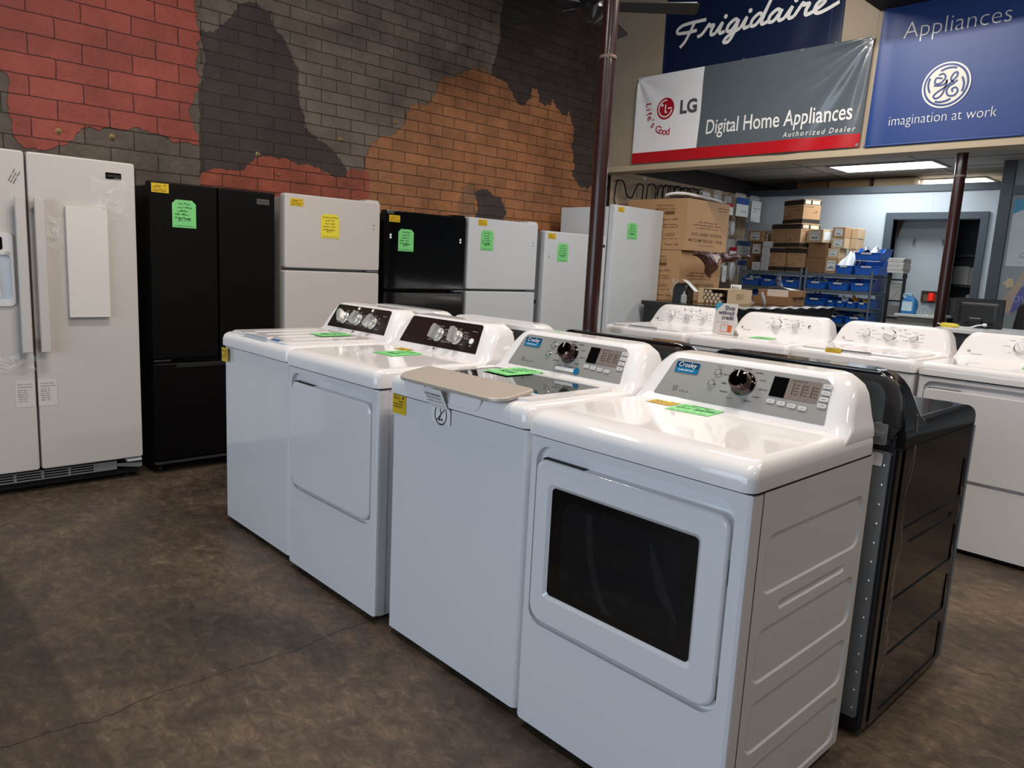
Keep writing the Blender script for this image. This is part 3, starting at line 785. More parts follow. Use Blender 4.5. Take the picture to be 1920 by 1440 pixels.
def side_panel(g, x, d, sgn, slot=True):
    """pressed-steel side: raised field with four sunk panels; sgn = +1 right side, -1 left"""
    M = frame((x, 0, 0), (0, 1, 0), (0, 0, 1)) if sgn > 0 else frame((x, d, 0), (0, -1, 0), (0, 0, 1))
    rec = [rr(.08, d - .03, a, b, .035, 4) for a, b in ((.636, .785), (.412, .552), (.228, .366), (.045, .186))]
    if slot: rec.append(rr(.17, d - .11, .580, .604, .011, 4))
    g.sheet(rr(.046, d - .002, .025, .895, .002, 1), rec, M)
    def inset(lp, q, k):
        cx = sum(p[0] for p in lp) / len(lp); cy = sum(p[1] for p in lp) / len(lp)
        out = []
        for p in lp:
            dx, dy = p[0] - cx, p[1] - cy
            out.append((p[0] - math.copysign(min(q, abs(dx)), dx) if abs(dx) > q else p[0], p[1] - math.copysign(min(q, abs(dy)), dy) if abs(dy) > q * .9 else p[1], k))
        return out
    for lp in rec:
        b_ = inset(lp, .017 if lp is not rec[-1] or not slot else .006, -.017 if lp is not rec[-1] or not slot else -.007)
        g.loft([[(p[0], p[1], 0) for p in lp], b_], False, True, M=M)

def foot_set(t, d):
    for x in (.06, W_ - .06):
        for y in (.07, d - .07):
            g = G(); g.cyl((x, y, 0), (x, y, .03), .022, 12); g.obj('foot', rubber, t)

def knob_round(g, M, r, h):
    g.lathe([(r * 1.18, 0), (r * 1.18, h * .12), (r, h * .2), (r * .96, h * .8), (r * .88, h * .95), (r * .7, h)], M, 28)

def machine(name, label, cat, loc, rz, d=.65, kind='dryer', style='silver', mats=None, side=None, group=None, back=False, window=False):
    body_m, top_m, side_m = mats or (white, white_top, white)
    t = thing(name, label, cat, loc, rz, group)
    w_ = W_; yc = d - .65 + .468
    # cabinet
    g = G()
    if kind == 'dryer':
        yb = .020
        g.loft([[(p[0], p[1], z) for p in rr(.004, w_ - .004, yb, d, .012, 3)] for z in (.025, .893)])
        zd0 = .358 if window else .384
        rec = rr(.030, .645, zd0 - .013, .868, .045, 5)
        FY = Matrix(((1, 0, 0, 0), (0, 0, 1, 0), (0, 1, 0, 0), (0, 0, 0, 1)))
        g.sheet(rr(.012, w_ - .012, .028, .890, .004, 1), [rec], FY, flip=True)
        g.loft([[(p[0], 0, p[1]) for p in rec], [(p[0], yb, p[1]) for p in rec]], False, False)
        o = rr(.012, w_ - .012, .028, .890, .004, 1)
        g.loft([[(p[0], 0, p[1]) for p in o], [(p[0] + (-.008 if p[0] < .3 else .008), .004, p[1]) for p in o], [(p[0] + (-.011 if p[0] < .3 else .011), .014, p[1]) for p in o], [(p[0] + (-.011 if p[0] < .3 else .011), .045, p[1]) for p in o]], False, False)
    else:
        g.loft([[(p[0], p[1], z) for p in rr(0, w_, 0, d, .022, 5)] for z in (.025, .893)])
    if side == 'right': side_panel(g, w_ + .0005, d, 1)
    if side == 'left': side_panel(g, -.0005, d, -1)
    g.obj('cabinet', body_m, t, smooth=30)
    foot_set(t, d)
    g = G(); g.box(.03, w_ - .03, .03, d - .03, .006, .03); g.obj('base_pan', dark, t)
    # top
    g = G()
    lv = [(.897, -.003, -.016), (.925, -.003, -.016), (.942, .0, -.010), (.954, .005, .004), (.962, .014, .030), (.966, .03, .07)] if kind == 'dryer' and style == 'silver' else [(.897, -.003, -.014), (.930, -.003, -.014), (.948, .0, -.008), (.957, .006, .002), (.962, .014, .016), (.964, .028, .035)]
    g.loft([[(p[0], p[1], z) for p in rr(a, w_ - a, b, d - (a if a > 0 else 0), .028 if a < .01 else .02, 5)] for z, a, b in lv])
    g.obj('top_panel', top_m, t, smooth=50)
    g = G(); g.loft([[(p[0], p[1], z) for p in rr(-.0012, w_ + .0012, -.004, d + .001, .022, 5)] for z in (.8915, .8972)]); g.obj('top_seam', dark, t, smooth=0)
    # console
    g = G()
    e = yc - .468
    lv = [(.945, 0.0, .425, .03), (.962, .001, .446, .035), (.978, .005, .4685, .04), (1.00, .012, .4797, .042), (1.03, .019, .4950, .046), (1.06, .027, .5103, .052), (1.082, .040, .5215, .056), (1.098, .056, .5300, .056), (1.107, .072, .540, .05), (1.111, .092, .556, .04)]
    g.loft([[(p[0], p[1], z) for p in rr(a, w_ - a, b + e, d - (.0 if z < 1.09 else .012), r_, 6, rt=.02)] for z, a, b, r_ in lv])
    con = g.obj('console', top_m, t, smooth=50)
    P0 = panel_frame(yc, .0012)
    P1 = panel_frame(yc, .0028)
    def pan(m, bl, br, tl, tr, t0, t1, r=.012):
        base = [(bl, t0), (br, t0), (tr, t1), (tl, t1)]
        pts = []
        for i, p in enumerate(base):
            a, b = Vector(base[i - 1]), Vector(base[(i + 1) % 4]); q = Vector(p)
            rad = r if i > 1 else r * .25
            da = (a - q).normalized() * rad; db = (b - q).normalized() * rad
            for k in range(5):
                s = k / 4
                pts.append(q + da * (1 - s) ** 2 + db * s ** 2)
        g = G(); g.prism(pts, .0026, panel_frame(yc, -.001))
        return g.obj('control_panel', m, con, smooth=20)
    def lever_knob(s_, tt, r, turn, m=knob_silver):
        Mk = P1 @ Matrix.Translation((s_, tt, 0)) @ Matrix.Rotation(turn, 4, 'Z')
        g = G(); g.lathe([(r * 1.12, 0), (r * 1.12, .006), (r, .010), (r * .94, .022), (r * .82, .026)], Mk, 24)
        g.prism([(-r * .40, -r * 1.02), (r * .40, -r * 1.02), (r * .52, r * .4), (r * .34, r * 1.15), (-r * .34, r * 1.15), (-r * .52, r * .4)], .024, Mk @ Matrix.Translation((0, 0, .022)))
        k = g.obj('selector_knob', m, con, smooth=30)
    def print_marks(s_, tt, r, n, m, seed, a0=-40, a1=220):
        g = G(); rnd = random.Random(seed)
        for i in range(n):
            a = R(a0 + (a1 - a0) * i / max(1, n - 1)); x = s_ + r * math.cos(a); y = tt + r * math.sin(a)
            L = .018 + .016 * rnd.random()
            x0 = x if math.cos(a) > .3 else (x - L if math.cos(a) < -.3 else x - L / 2)
            scribble(g, x0, x0 + L, y, .0042, .0009, P1, seed * 31 + i, 1.3)
        g.obj('cycle_print', m, con, smooth=0, fix=False)
    if style == 'silver':
        pan(silver, .070, .618, .108, .600, .004, .132, .022)
        g = G(); g.prism(rr(.118, .200, .084, .120, .003, 2), .0016, P1); bd = g.obj('brand_sticker', badge_blue, con, smooth=0)
        g = G(); g.text('Crosley', .022, P1 @ Matrix.Translation((.126, .103, .002)), shear=.2, sx=.92)
        scribble(g, .130, .185, .0905, .006, .0012, P1 @ Matrix.Translation((0, 0, .002)), 5)
        g.obj('brand_lettering', ink_white, con, smooth=0, fix=False)
        g = G(); g.rect(.1195, .1985, .1005, .1190, P1, .0018); g.obj('brand_sticker_band', badge_navy, con, smooth=0)
        for s_, tt, lb in ((.268, .102, 'Power'), (.258, .066, 'Start')):
            g = G(); g.lathe([(.0125, 0), (.0125, .002), (.011, .0035), (.002, .0035)], P1 @ Matrix.Translation((s_, tt, 0)), 20); g.obj('push_button', chrome, con)
            g = G(); g.lathe([(.0085, .0036), (.0085, .0042), (.001, .0045)], P1 @ Matrix.Translation((s_, tt, 0)), 20); g.obj('button_cap', silver, con)
            g = G(); g.text(lb, .008, P1 @ Matrix.Translation((s_, tt + (.018 if lb == 'Power' else -.024), 0)), 'CENTER'); g.obj('button_lettering', ink_grey, con, smooth=0, fix=False)
        Mk = P1 @ Matrix.Translation((.357, .080, 0))
        g = G(); g.lathe([(.0375, 0), (.0375, .003), (.035, .006), (.033, .007)], Mk, 32); g.obj('dial_ring', black_gloss, con)
        g = G(); g.lathe([(.0335, .004), (.0335, .010), (.031, .013), (.030, .034), (.028, .040), (.023, .0435), (.012, .045)], Mk, 36); k = g.obj('cycle_dial', chrome_dark, con, smooth=25)
        g = G(); g.box(-.0012, .0012, .006, .026, .0435, .0462, M=Mk); g.obj('dial_pointer', ink_white, con)
        print_marks(.357, .076, .050, 11, ink, 7, -70, 250)
        g = G(); g.rect(.442, .487, .058, .118, P1); g.obj('display', black_gloss, con, smooth=0)
        g = G(); g.rect(.487, .578, .058, .118, P1); g.obj('indicator_window', mat('taupe_indicator', '#7d7069', .3, coat=.3), con, smooth=0)
        g = G()
        P2 = P1 @ Matrix.Translation((0, 0, .0008))
        for i in range(3):
            s_ = .504 + .027 * i
            g.rect(s_, s_ + .0022, .072, .106, P2)
            for j in range(4): scribble(g, s_ + .005, s_ + .018, .073 + .009 * j, .003, .0008, P2, 40 + i * 5 + j, 1.2)
        g.text('SENSOR DRY LEVEL' if kind == 'dryer' else 'WASH OPTIONS', .005, P2 @ Matrix.Translation((.497, .111, 0)))
        g.obj('indicator_print', ink, con, smooth=0, fix=False)
        for i in range(4):
            for (s_, tt, a, b) in ((.597, .110 - .0185 * i, .012, .0062), (.455 + .031 * i, .043 - .0016 * i, .012, .0058)):
                g = G(); g.prism(rr(s_ - a, s_ + a, tt - b, tt + b, .004, 3), .0028, P1); g.obj('touch_button', mat('light_button', '#c9c6c4', .3), con, smooth=25)
                g = G(); scribble(g, s_ - a * .6, s_ + a * .6, tt - .002, .004, .0008, P1 @ Matrix.Translation((0, 0, .0031)), i * 7 + int(s_ * 100)); g.obj('button_print', ink_grey, con, smooth=0, fix=False)
        g = G(); g.rect(.133, .149, .024, .040, P1); scribble(g, .158, .190, .024, .008, .0016, P1, 12); g.obj('energy_mark', ink_grey, con, smooth=0, fix=False)
        if kind == 'washer':
            g = G(); g.prism(rr(.315, .415, .0125, .0255, .006, 3), .0012, P1); g.obj('feature_strip', ink_white, con, smooth=0)
            g = G(); g.disc(.418, .019, .013, P1, 20, .0016); g.obj('feature_badge', badge_blue, con, smooth=0)
    elif style == 'dark':
        pan(panel_dark, .075, .611, .100, .590, .012, .140, .014)
        ks = ((.215, .068, .6), (.342, .068, -.35), (.480, .062, -.55)) if kind == 'washer' else ((.335, .068, -.1), (.462, .068, .15))
        for i, (s_, tt, tu) in enumerate(ks):
            lever_knob(s_, tt, .029, tu)
            print_marks(s_, tt - .002, .041, 7, mat('pale_print', '#b9aeaa', .5), 20 + i)
        for s_, tt, r_ in (((.310, .128, .008), (.436, .127, .008)) if kind == 'washer' else ((.560, .062, .0125),)):
            g = G(); g.lathe([(r_, 0), (r_, .004), (r_ * .8, .005)], P1 @ Matrix.Translation((s_, tt, 0)), 18); g.obj('push_button', ink_white, con)
            g = G(); g.text('Start' if kind != 'washer' else 'Rinse', .0075, P1 @ Matrix.Translation((s_, tt - r_ - .010, 0)), 'CENTER'); g.obj('button_lettering', ink_white, con, smooth=0, fix=False)
        g = G(); g.disc(.335, -.001, .0085, panel_frame(yc, .0005), 16, .0, .0085); g.obj('round_emblem', panel_dark, con, smooth=0)
        g = G(); scribble(g, .54, .575, .105, .004, .0009, P1, 3); g.obj('model_print', mat('pale_print', '#b9aeaa', .5), con, smooth=0, fix=False)
    elif style == 'white':
        Pw = panel_frame(yc, .0006)
        if kind == 'washer': ks = ((.205, .070, .022, .4), (.343, .074, .034, 1.35), (.480, .070, .022, 1.9))
        else: ks = ((.318, .076, .034, .5), (.450, .080, .023, 1.8))
        for i, (s_, tt, r_, tu) in enumerate(ks):
            Mk = Pw @ Matrix.Translation((s_, tt, 0)) @ Matrix.Rotation(tu, 4, 'Z')
            g = G(); g.lathe([(r_ * 1.1, 0), (r_ * 1.1, .004), (r_ * .98, .007), (r_ * .95, .014)], Mk, 28); kn = g.obj('knob_ring', chrome, con, smooth=25)
            g = G(); g.lathe([(r_ * .90, .006), (r_ * .88, .017), (r_ * .80, .020), (r_ * .1, .020)], Mk, 28)
            g.box(-r_ * .20, r_ * .20, -r_ * .84, r_ * .84, .016, .032, .003, M=Mk); g.obj('selector_knob', white_plastic, con)
            P1 = panel_frame(yc, .0012); print_marks(s_, tt, r_ * 1.55, 7, ink_grey, 50 + i)
        g = G()
        if kind == 'washer':
            for s_ in (.29, .42):
                g.lathe([(.006, 0), (.006, .003), (.003, .004)], Pw @ Matrix.Translation((s_, .122, 0)), 14)
            g.obj('indicator_lamp', chrome, con)
            g = G()
            for i in range(7): g.disc(.31 + .0145 * i, .122, .0016, Pw, 8, .0008)
            g.obj('indicator_print', ink_grey, con, smooth=0)
        else:
            g.lathe([(.010, 0), (.010, .004), (.006, .005)], Pw @ Matrix.Translation((.545, .078, 0)), 16); g.obj('push_button', chrome, con)
        g = G(); g.disc(.075, .030, .0085, Pw, 18, .0008); g.obj('round_emblem', silver, con, smooth=0)
        g = G(); scribble(g, .085, .145, .012, .005, .0011, Pw @ Matrix.Translation((0, 0, .0008)), 9); g.obj('model_print', ink_grey, con, smooth=0, fix=False)
    if back:
        # hollow console back with a sheet metal panel, and the back sheet of the cabinet
        M = Matrix(((1, 0, 0, 0), (0, 0, 1, d), (0, 1, 0, 0), (0, 0, 0, 1)))
        g = G(); g.sheet(rr(.05, w_ - .05, .915, 1.082, .045, 4), (), M @ Matrix.Translation((0, 0, .001))); g.obj('console_back_sheet', grey_back, t, smooth=0)
        g = G(); ou = rr(.004, w_ - .004, .90, 1.100, .07, 5); inn = rr(.05, w_ - .05, .915, 1.082, .045, 5)
        g.prism(ou, .022, M, hole=[inn]); g.obj('console_back_rim', top_m, t, smooth=30)
        g = G(); g.prism(rr(.020, w_ - .085, .06, .885, .01, 2), .012, M); g.obj('back_sheet', steel, t, smooth=20)
        g = G()
        for i in range(14):
            for x in (.035, w_ - .1): g.lathe([(.0045, .012), (.0045, .0145), (.002, .0155)], M @ Matrix.Translation((x, .09 + .058 * i, 0)), 8)
        for x in (.2, .4): g.lathe([(.006, .001), (.006, .004), (.003, .005)], M @ Matrix.Translation((x, 1.065, 0)), 8)
        g.obj('back_screw', chrome, t)
        g = G(); g.prism(rr(.03, .075, .905, .965, .006, 2), .030, M); g.box(.035, .07, d + .03, d + .036, .930, .940); g.obj('cord_clamp', steel, t)
        g = G(); g.prism(rr(.04, .09, .84, .878, .004, 2), .0135, M); g.obj('rating_plate', ink_white, t, smooth=0)
    # front
    if kind == 'dryer':
        x0, x1, z0, z1 = .034, .641, zd0, .832
        o = rr(x0, x1, z0, z1, .045, 6, rt=.036)
        ins = lambda lp, q: [(p[0] + q * (1 if p[0] < .34 else -1), p[1] + q * (1 if p[1] < .6 else -1)) for p in lp]
        FYf = Matrix(((1, 0, 0, 0), (0, 0, 1, -.006), (0, 1, 0, 0), (0, 0, 0, 1)))
        g = G()
        g.loft([[(p[0], .019, p[1]) for p in o], [(p[0], .002, p[1]) for p in o], [(p[0], -.003, p[1]) for p in ins(o, .0025)], [(p[0], -.006, p[1]) for p in ins(o, .007)]], False, False)
        if window:
            h = rr(.086, .572, .437, .768, .012, 4)
            g.sheet(ins(o, .007), [h], FYf, flip=True)
            g.loft([[(p[0], -.006, p[1]) for p in h], [(p[0], .003, p[1]) for p in ins(h, .010)]], False, False)
            dr = g.obj('door', body_m, t, smooth=40)
            h2 = ins(h, .010); inner = rr(.135, .525, .468, .735, .05, 5)
            g = G(); g.prism(h2, .0015, Matrix(((1, 0, 0, 0), (0, 0, 1, .0015), (0, 1, 0, 0), (0, 0, 0, 1))), hole=[inner]); g.obj('window_border', black_gloss, dr, smooth=0)
            g = G(); g.prism(inner, .001, Matrix(((1, 0, 0, 0), (0, 0, 1, .0018), (0, 1, 0, 0), (0, 0, 0, 1)))); g.obj('window_pane', mat('smoked_window_glass', '#15171b', .03, coat=.5, alpha=.72), dr, smooth=0)
            g = G(); Mx = Matrix(((1, 0, 0, .33), (0, 0, 1, .004), (0, 1, 0, .60), (0, 0, 0, 1)))
            g.lathe([(.19, .0), (.205, .006), (.21, .012)], Mx, 40); g.obj('drum_rim', mat('dim_drum_grey', '#3b3d40', .35), dr)
            g = G(); g.lathe([(.005, .0115), (.012, .011), (.014, .0095)], Mx @ Matrix.Translation((-.06, .07, -.006)), 16); g.obj('drum_bolt', steel, dr)
            g = G(); g.ribbon(smooth_pts([(-.10, .12, 0), (-.085, .0, 0), (-.03, -.12, 0), (.05, -.19, 0)], 6), .022, Mx @ Matrix.Translation((0, 0, -.0015))); g.ribbon(smooth_pts([(.10, .10, 0), (.14, .0, 0), (.19, -.07, 0)], 6), .03, Mx @ Matrix.Translation((0, 0, -.0015)), taper=True)
            g.obj('drum_baffle', mat('drum_baffle_grey', '#5a5f66', .3), dr, smooth=0)
        else:
            g.sheet(ins(o, .007), (), FYf, flip=True)
            dr = g.obj('door', body_m, t, smooth=40)
        g = G(); g.box(.055, .205, .001, .019, z1 - .004, z1 + .0012); g.obj('door_grip_slot', dark, dr)
        for zz in (.70, .42):
            g = G(); g.box(x1 - .001, x1 + .003, .004, .018, zz - .03, zz + .03); g.obj('hinge', mat('hinge_dark', '#242424', .4, metal=.5), t)
    return t, con

def washer_lid(t, d, glass=False):
    y1 = d - .65 + .425
    if glass:
        M = Matrix.Translation((0, 0, .958))
        o = rr(.045, W_ - .045, .030, y1, .03, 5); h = rr(.085, W_ - .085, .125, y1 - .03, .012, 4)
        g = G(); g.prism(o, .014, M, hole=[h]); lid = g.obj('lid', white_top, t, smooth=40)
        g = G(); g.prism(h, .006, Matrix.Translation((0, 0, .9635))); g.obj('lid_glass', glass_dark, lid, smooth=20)
        g = G()
        ol = rr(.072, W_ - .086, -.076, .072, .055, 6, rt=.012)
        Mh = Matrix.Translation((0, .030, .9805)) @ Matrix.Rotation(R(9), 4, 'X')
        g.loft([[(p[0], p[1], -.011) for p in ol], [(p[0], p[1], -.003) for p in ol], [(p[0] + (.004 if p[0] < .3 else -.004), p[1] * .955, .0015) for p in ol]], M=Mh)
        g.obj('lid_handle', handle_beige, lid, smooth=50)
        # finger recess in the front of the top
        M = Matrix(((1, 0, 0, 0), (0, 0, -1, -.0135), (0, 1, 0, 0), (0, 0, 0, 1)))
        o = [(.19, .962), (.20, .925), (.225, .906), (.46, .906), (.485, .925), (.497, .962)]
        h = [(.203, .964), (.212, .932), (.232, .916), (.453, .916), (.473, .932), (.484, .964)]
        g = G(); g.prism(o[::-1], .004, M, hole=[[(a, b - .004) for a, b in h][::-1]]); g.obj('finger_recess', white_top, t, smooth=20)
    else:
        M = Matrix.Translation((0, 0, .958))
        o = rr(.05, W_ - .05, .012, y1, .03, 5)
        g = G(); g.loft([[(p[0], p[1], .956) for p in o], [(p[0], p[1], .970) for p in o], [(p[0] + (.008 if p[0] < .3 else -.008), p[1] + (.008 if p[1] < .2 else -.008), .9745) for p in o]])
        for i in range(4):
            x = .16 + .12 * i
            g.box(x - .010, x + .010, .09, y1 - .05, .973, .9765, .0015)
        lid = g.obj('lid', white_top, t, smooth=35)
        g = G(); g.prism([(.22, .0), (.44, .0), (.41, .045), (.25, .045)], .0015, Matrix.Translation((0, .004, .9742))); g.obj('grip_notch', mat('shaded_grip', '#b9bcc2', .3), lid, smooth=0)
        g = G(); g.prism([(.205, .0), (.228, .0), (.258, .048), (.245, .052)], .005, Matrix.Translation((0, .003, .9742))); g.prism([(.432, .0), (.455, .0), (.415, .052), (.402, .048)], .004, Matrix.Translation((0, .003, .9742))); g.obj('grip_lip', white_top, lid, smooth=20)

def dealer_sticker(par, M, wd=.075, h=.072, seed=1, big=True):
    g = G(); g.prism([(0, 0), (wd, 0), (wd, h), (0, h)], .0008, M); s = g.obj('dealer_sticker', sticker_yellow, par, smooth=0)
    M2 = M @ Matrix.Translation((0, 0, .0013)); g = G()
    if big:
        g.text("Del's", h * .26, M2 @ Matrix.Translation((wd * .06, h * .70, 0)), shear=.3, sx=1.0)
        g.text('APPLIANCE', h * .115, M2 @ Matrix.Translation((wd * .46, h * .57, 0)), sx=.72, bold=.01)
        g.text('HEATING & COOLING', h * .115, M2 @ Matrix.Translation((wd * .06, h * .43, 0)), sx=.66, bold=.01)
        g.text('YOUR SERVICE GUYS', h * .115, M2 @ Matrix.Translation((wd * .06, h * .30, 0)), sx=.66, bold=.01)
    else:
        scribble(g, wd * .08, wd * .62, h * .52, h * .34, h * .05, M2, seed)
        for i in range(2): words(g, wd * .08, wd * .92, h * (.12 + .18 * i), h * .12, h * .03, M2, seed + i)
    g.disc(wd * .78, h * .80, h * .085, M2, 14, 0, h * .065)
    g.obj('sticker_lettering', mat('brown_sticker_ink', '#4a2c10', .6), par if False else s, smooth=0, fix=False)
    return s

YF = [1.473, 1.451, 1.466, 1.449]
t, con = machine('washing_machine', 'white washer with dark brown control panel and three chrome knobs, far end of front row', 'washing machine', (-3.605, YF[0], 0), 0, .70, 'washer', 'dark')
washer_lid(t, .70)
dealer_sticker(t, frame((.010, -.0155, .818), (1, 0, 0), (0, 0, 1)), .068, .068, 3)
W1 = t
t, con = machine('clothes_dryer', 'white dryer with dark brown control panel and two chrome knobs, second in the front row', 'dryer', (-2.885, YF[1], 0), 0, .685, 'dryer', 'dark')
D2 = t
t, con = machine('washing_machine', 'white washer with smoked glass lid, champagne handle and silver control panel', 'washing machine', (-2.139, YF[2], 0), 0, .665, 'washer', 'silver')
washer_lid(t, .665, True)
dealer_sticker(t, frame((.008, -.0012, .825), (1, 0, 0), (0, 0, 1)), .078, .072, 4)
# carrying notice taped over the lid edge
g = G()
def slip(u, v):
    k = min(1, max(0, (v - .40) / .14)); k = k * k * (3 - 2 * k)
    return Vector((.236 + .098 * u, -.0050 - .0165 * k + (-.058 * (v - .55) if v > .55 else 0), .838 + .118 * v))
g.grid(slip, 4, 16); g.obj('carrying_notice', paper, t, smooth=60)
Mn = frame((.236, -.0066, .826), (1, 0, 0), (0, 0, 1))
g = G()
cir = [(.049 + .030 * math.cos(2 * PI * i / 28), .040 + .032 * math.sin(2 * PI * i / 28)) for i in range(28)]
g.ribbon(cir, .0032, Mn, closed=True); g.ribbon([(.028, .018), (.070, .062)], .003, Mn)
g.ribbon(smooth_pts([(.050, .062, 0), (.046, .055, 0), (.050, .045, 0), (.046, .030, 0)], 4), .0032, Mn); g.disc(.044, .024, .005, Mn, 12); g.disc(.056, .024, .004, Mn, 12)
g.text('DO NOT', .0052, Mn @ Matrix.Translation((.049, .004, 0)), 'CENTER')
g.obj('notice_print', ink, t, smooth=0, fix=False)
g = G(); Mt = frame((.236, -.0232, .8965), (1, 0, 0), (0, -.44, .9))
g.text('DO NOT HANDLE FROM', .0108, Mt @ Matrix.Translation((.005, .040, .0)), sx=.66, bold=.02); g.text('FRONT WITH DOLLY', .0108, Mt @ Matrix.Translation((.010, .027, .0)), sx=.72); words(g, .006, .09, .017, .004, .0009, Mt, 8)
g.obj('notice_lettering', ink, t, smooth=0, fix=False)
W2 = t
t, con = machine('clothes_dryer', 'white dryer with dark glass door window and silver control panel, nearest the camera', 'dryer', (-1.431, YF[3], 0), 0, .65, 'dryer', 'silver', side='right', window=True)
D1 = t

# second row, backs towards the front row
wb = dict(back=True)
t, _ = machine('washing_machine', 'white washer seen from behind, grey console back, behind the far end of the front row', 'washing machine', (-2.816, 2.88, 0), PI, .67, 'washer', 'white', back=True)
t, _ = machine('clothes_dryer', 'white dryer seen from behind with a red warning label on its grey console back', 'dryer', (-2.12, 2.88, 0), PI, .67, 'dryer', 'white', back=True)
M = Matrix(((1, 0, 0, 0), (0, 0, 1, .673), (0, 1, 0, 0), (0, 0, 0, 1)))
Mb = frame((.255, .6725, .94), (-1, 0, 0), (0, 0, 1))
g = G(); g.prism([(0, 0), (.075, 0), (.075, .085), (0, .085)], .0008, Mb); wl = g.obj('warning_label', paper, t, smooth=0)
g = G(); g.rect(0, .075, .068, .085, Mb, .0012); g.obj('label_band', logo_red, wl, smooth=0)
g = G()
for i in range(6): words(g, .004, .071, .006 + .0095 * i, .005, .001, Mb @ Matrix.Translation((0, 0, .0012)), 60 + i)
g.obj('label_print', ink, wl, smooth=0, fix=False)
bb = (brown_black, brown_black, brown_black)
t, _ = machine('washing_machine', 'glossy brown-black washer seen from behind, behind the glass-lid washer', 'washing machine', (-1.412, 2.88, 0), PI, .67, 'washer', 'white', bb, back=True)
t, _ = machine('clothes_dryer', 'dark graphite dryer with pressed steel side, back to back with the nearest white dryer', 'dryer', (-.715, 2.90, 0), PI, .69, 'dryer', 'silver', (graphite, graphite, graphite_side), side='left', back=True)
# torn shipping film with painted glints, and corner tape on the dark dryer
g = G()
rnd = random.Random(4)
for i in range(9):
    x = -.0016; y = .685 - .012 * rnd.random() - .0; z0 = .02 + .9 * rnd.random(); L = .12 + .3 * rnd.random()
    pts = [(y - .07 - .03 * rnd.random() + .01 * math.sin(k * 1.3 + i), min(.99, z0 + L * k / 6)) for k in range(7)]
    g.ribbon(smooth_pts([(p[0], p[1], 0) for p in pts], 3), .003 + .005 * rnd.random(), frame((x, 0, 0), (0, 1, 0), (0, 0, 1)), taper=True)
g.obj('film_crease_and_glint', mat('crumpled_film_and_glint', '#9a948e', .25, alpha=.55), t, smooth=0)
g = G()
for (a, b) in ((.64, .68), (.55, .62), (.37, .47), (.20, .33)):
    g.ribbon(smooth_pts([(.045, a, 0), (.036, (a + b) / 2, 0), (.05, b, 0)], 4), .014, frame((-.0016, 0, 0), (0, 1, 0), (0, 0, 1)), taper=True)
g.obj('film_glint', mat('crumpled_film_and_glint', '#9a948e', .25, alpha=.55), t, smooth=0)
g = G(); g.cyl((.004, .004, .03), (.004, .004, .89), .010, 10); g.obj('corner_film', mat('corner_tape_film', '#7c8794', .2, alpha=.6), t)

# third row across the aisle, fronts towards the camera
R3Y = 4.21
t, _ = machine('washing_machine', 'white washer with three ringed knobs at the far left of the row across the aisle', 'washing machine', (-3.455, R3Y, 0), 0, .70, 'washer', 'white'); washer_lid(t, .70)
t, _ = machine('clothes_dryer', 'white dryer with two ringed knobs behind the shop-without-credit card', 'dryer', (-2.735, R3Y, 0), 0, .70, 'dryer', 'white'); R2_ = t
t, _ = machine('washing_machine', 'white washer with a large middle knob, third in the row across the aisle', 'washing machine', (-2.03, R3Y, 0), 0, .70, 'washer', 'white'); washer_lid(t, .70)
dealer_sticker(t, frame((.20, -.004, .95), (1, 0, 0), (0, .3, .95)), .09, .03, 5, False)
t, _ = machine('clothes_dryer', 'white dryer cut off by the right edge of the photo', 'dryer', (-1.325, R3Y, 0), 0, .70, 'dryer', 'white'); R4_ = t

# ------------------------------------------------------------------ price cards
def price_card(label, M, wd=.135, h=.158, m=None, lines=4, price='$', seed=1, title='Our Price', inkm=None, group='price cards', flat=False):
    m = m or tag_green; inkm = inkm or ink_green
    t = thing('price_card', label, 'price card', M.translation, 0, group)
    L = Matrix.Translation(-M.translation) @ M
    c = .022 * wd / .135
    outline = [(0, 0), (wd, 0), (wd, h - c), (wd - c, h), (c, h), (0, h - c)]
    g = G(); g.prism(outline, .001, L); g.obj('card', m, t, smooth=0)
    L2 = L @ Matrix.Translation((0, 0, .0017)); g = G()
    g.text(title, h * .105, L2 @ Matrix.Translation((wd / 2, h * .83, 0)), 'CENTER', bold=.012)
    for i in range(lines):
        y = h * (.70 - .125 * i); rnd = random.Random(seed + i)
        words(g, wd * (.22 if i < 2 else .10), wd * (.86 - .12 * rnd.random()), y, h * .075, h * .017, L2, seed * 17 + i)
    g.text(price, h * .165, L2 @ Matrix.Translation((wd * .5, h * .24, 0)), 'CENTER', shear=.15, bold=.01)
    words(g, wd * .08, wd * .92, h * .055, h * .030, h * .010, L2, seed * 13)
    g.obj('handwriting', inkm, t, smooth=0, fix=False)
    return t
def deck_frame(x, y, ang, z=.9665):
    c, s = math.cos(ang), math.sin(ang)
    return frame((x, y, z), (c, s, 0), (-s, c, 0))
price_card('green handwritten price card lying on the top of the nearest white dryer', deck_frame(-1.222, 1.785, R(6), .9668), .135, .185, price='Dry $699', lines=3, seed=3, title='Crosley')
price_card('green handwritten price card lying on the smoked glass washer lid', deck_frame(-2.005, 1.765, R(-4), .9724), .14, .19, price='$799', seed=4)
price_card('green handwritten price card lying on the second dryer in the front row', deck_frame(-2.632, 1.70, R(0), .9655), .14, .17, price='$599', seed=5)
price_card('green handwritten price card lying on the far washer lid', deck_frame(-3.262, 1.74, R(0), .9785), .14, .17, price='$599', seed=6)
price_card('green price card lying on the dryer behind the shop-without-credit card', deck_frame(-2.42, 4.40, R(10), .9655), .14, .15, price='$499', seed=8)
price_card('green price card lying on the dryer at the right edge of the photo', deck_frame(-.92, 4.42, R(10), .9655), .16, .13, price='$599', seed=9)
dealer_sticker(D1, frame((.105, .385, .9672), (1, 0, 0), (0, 1, 0)), .085, .06, 6, False)
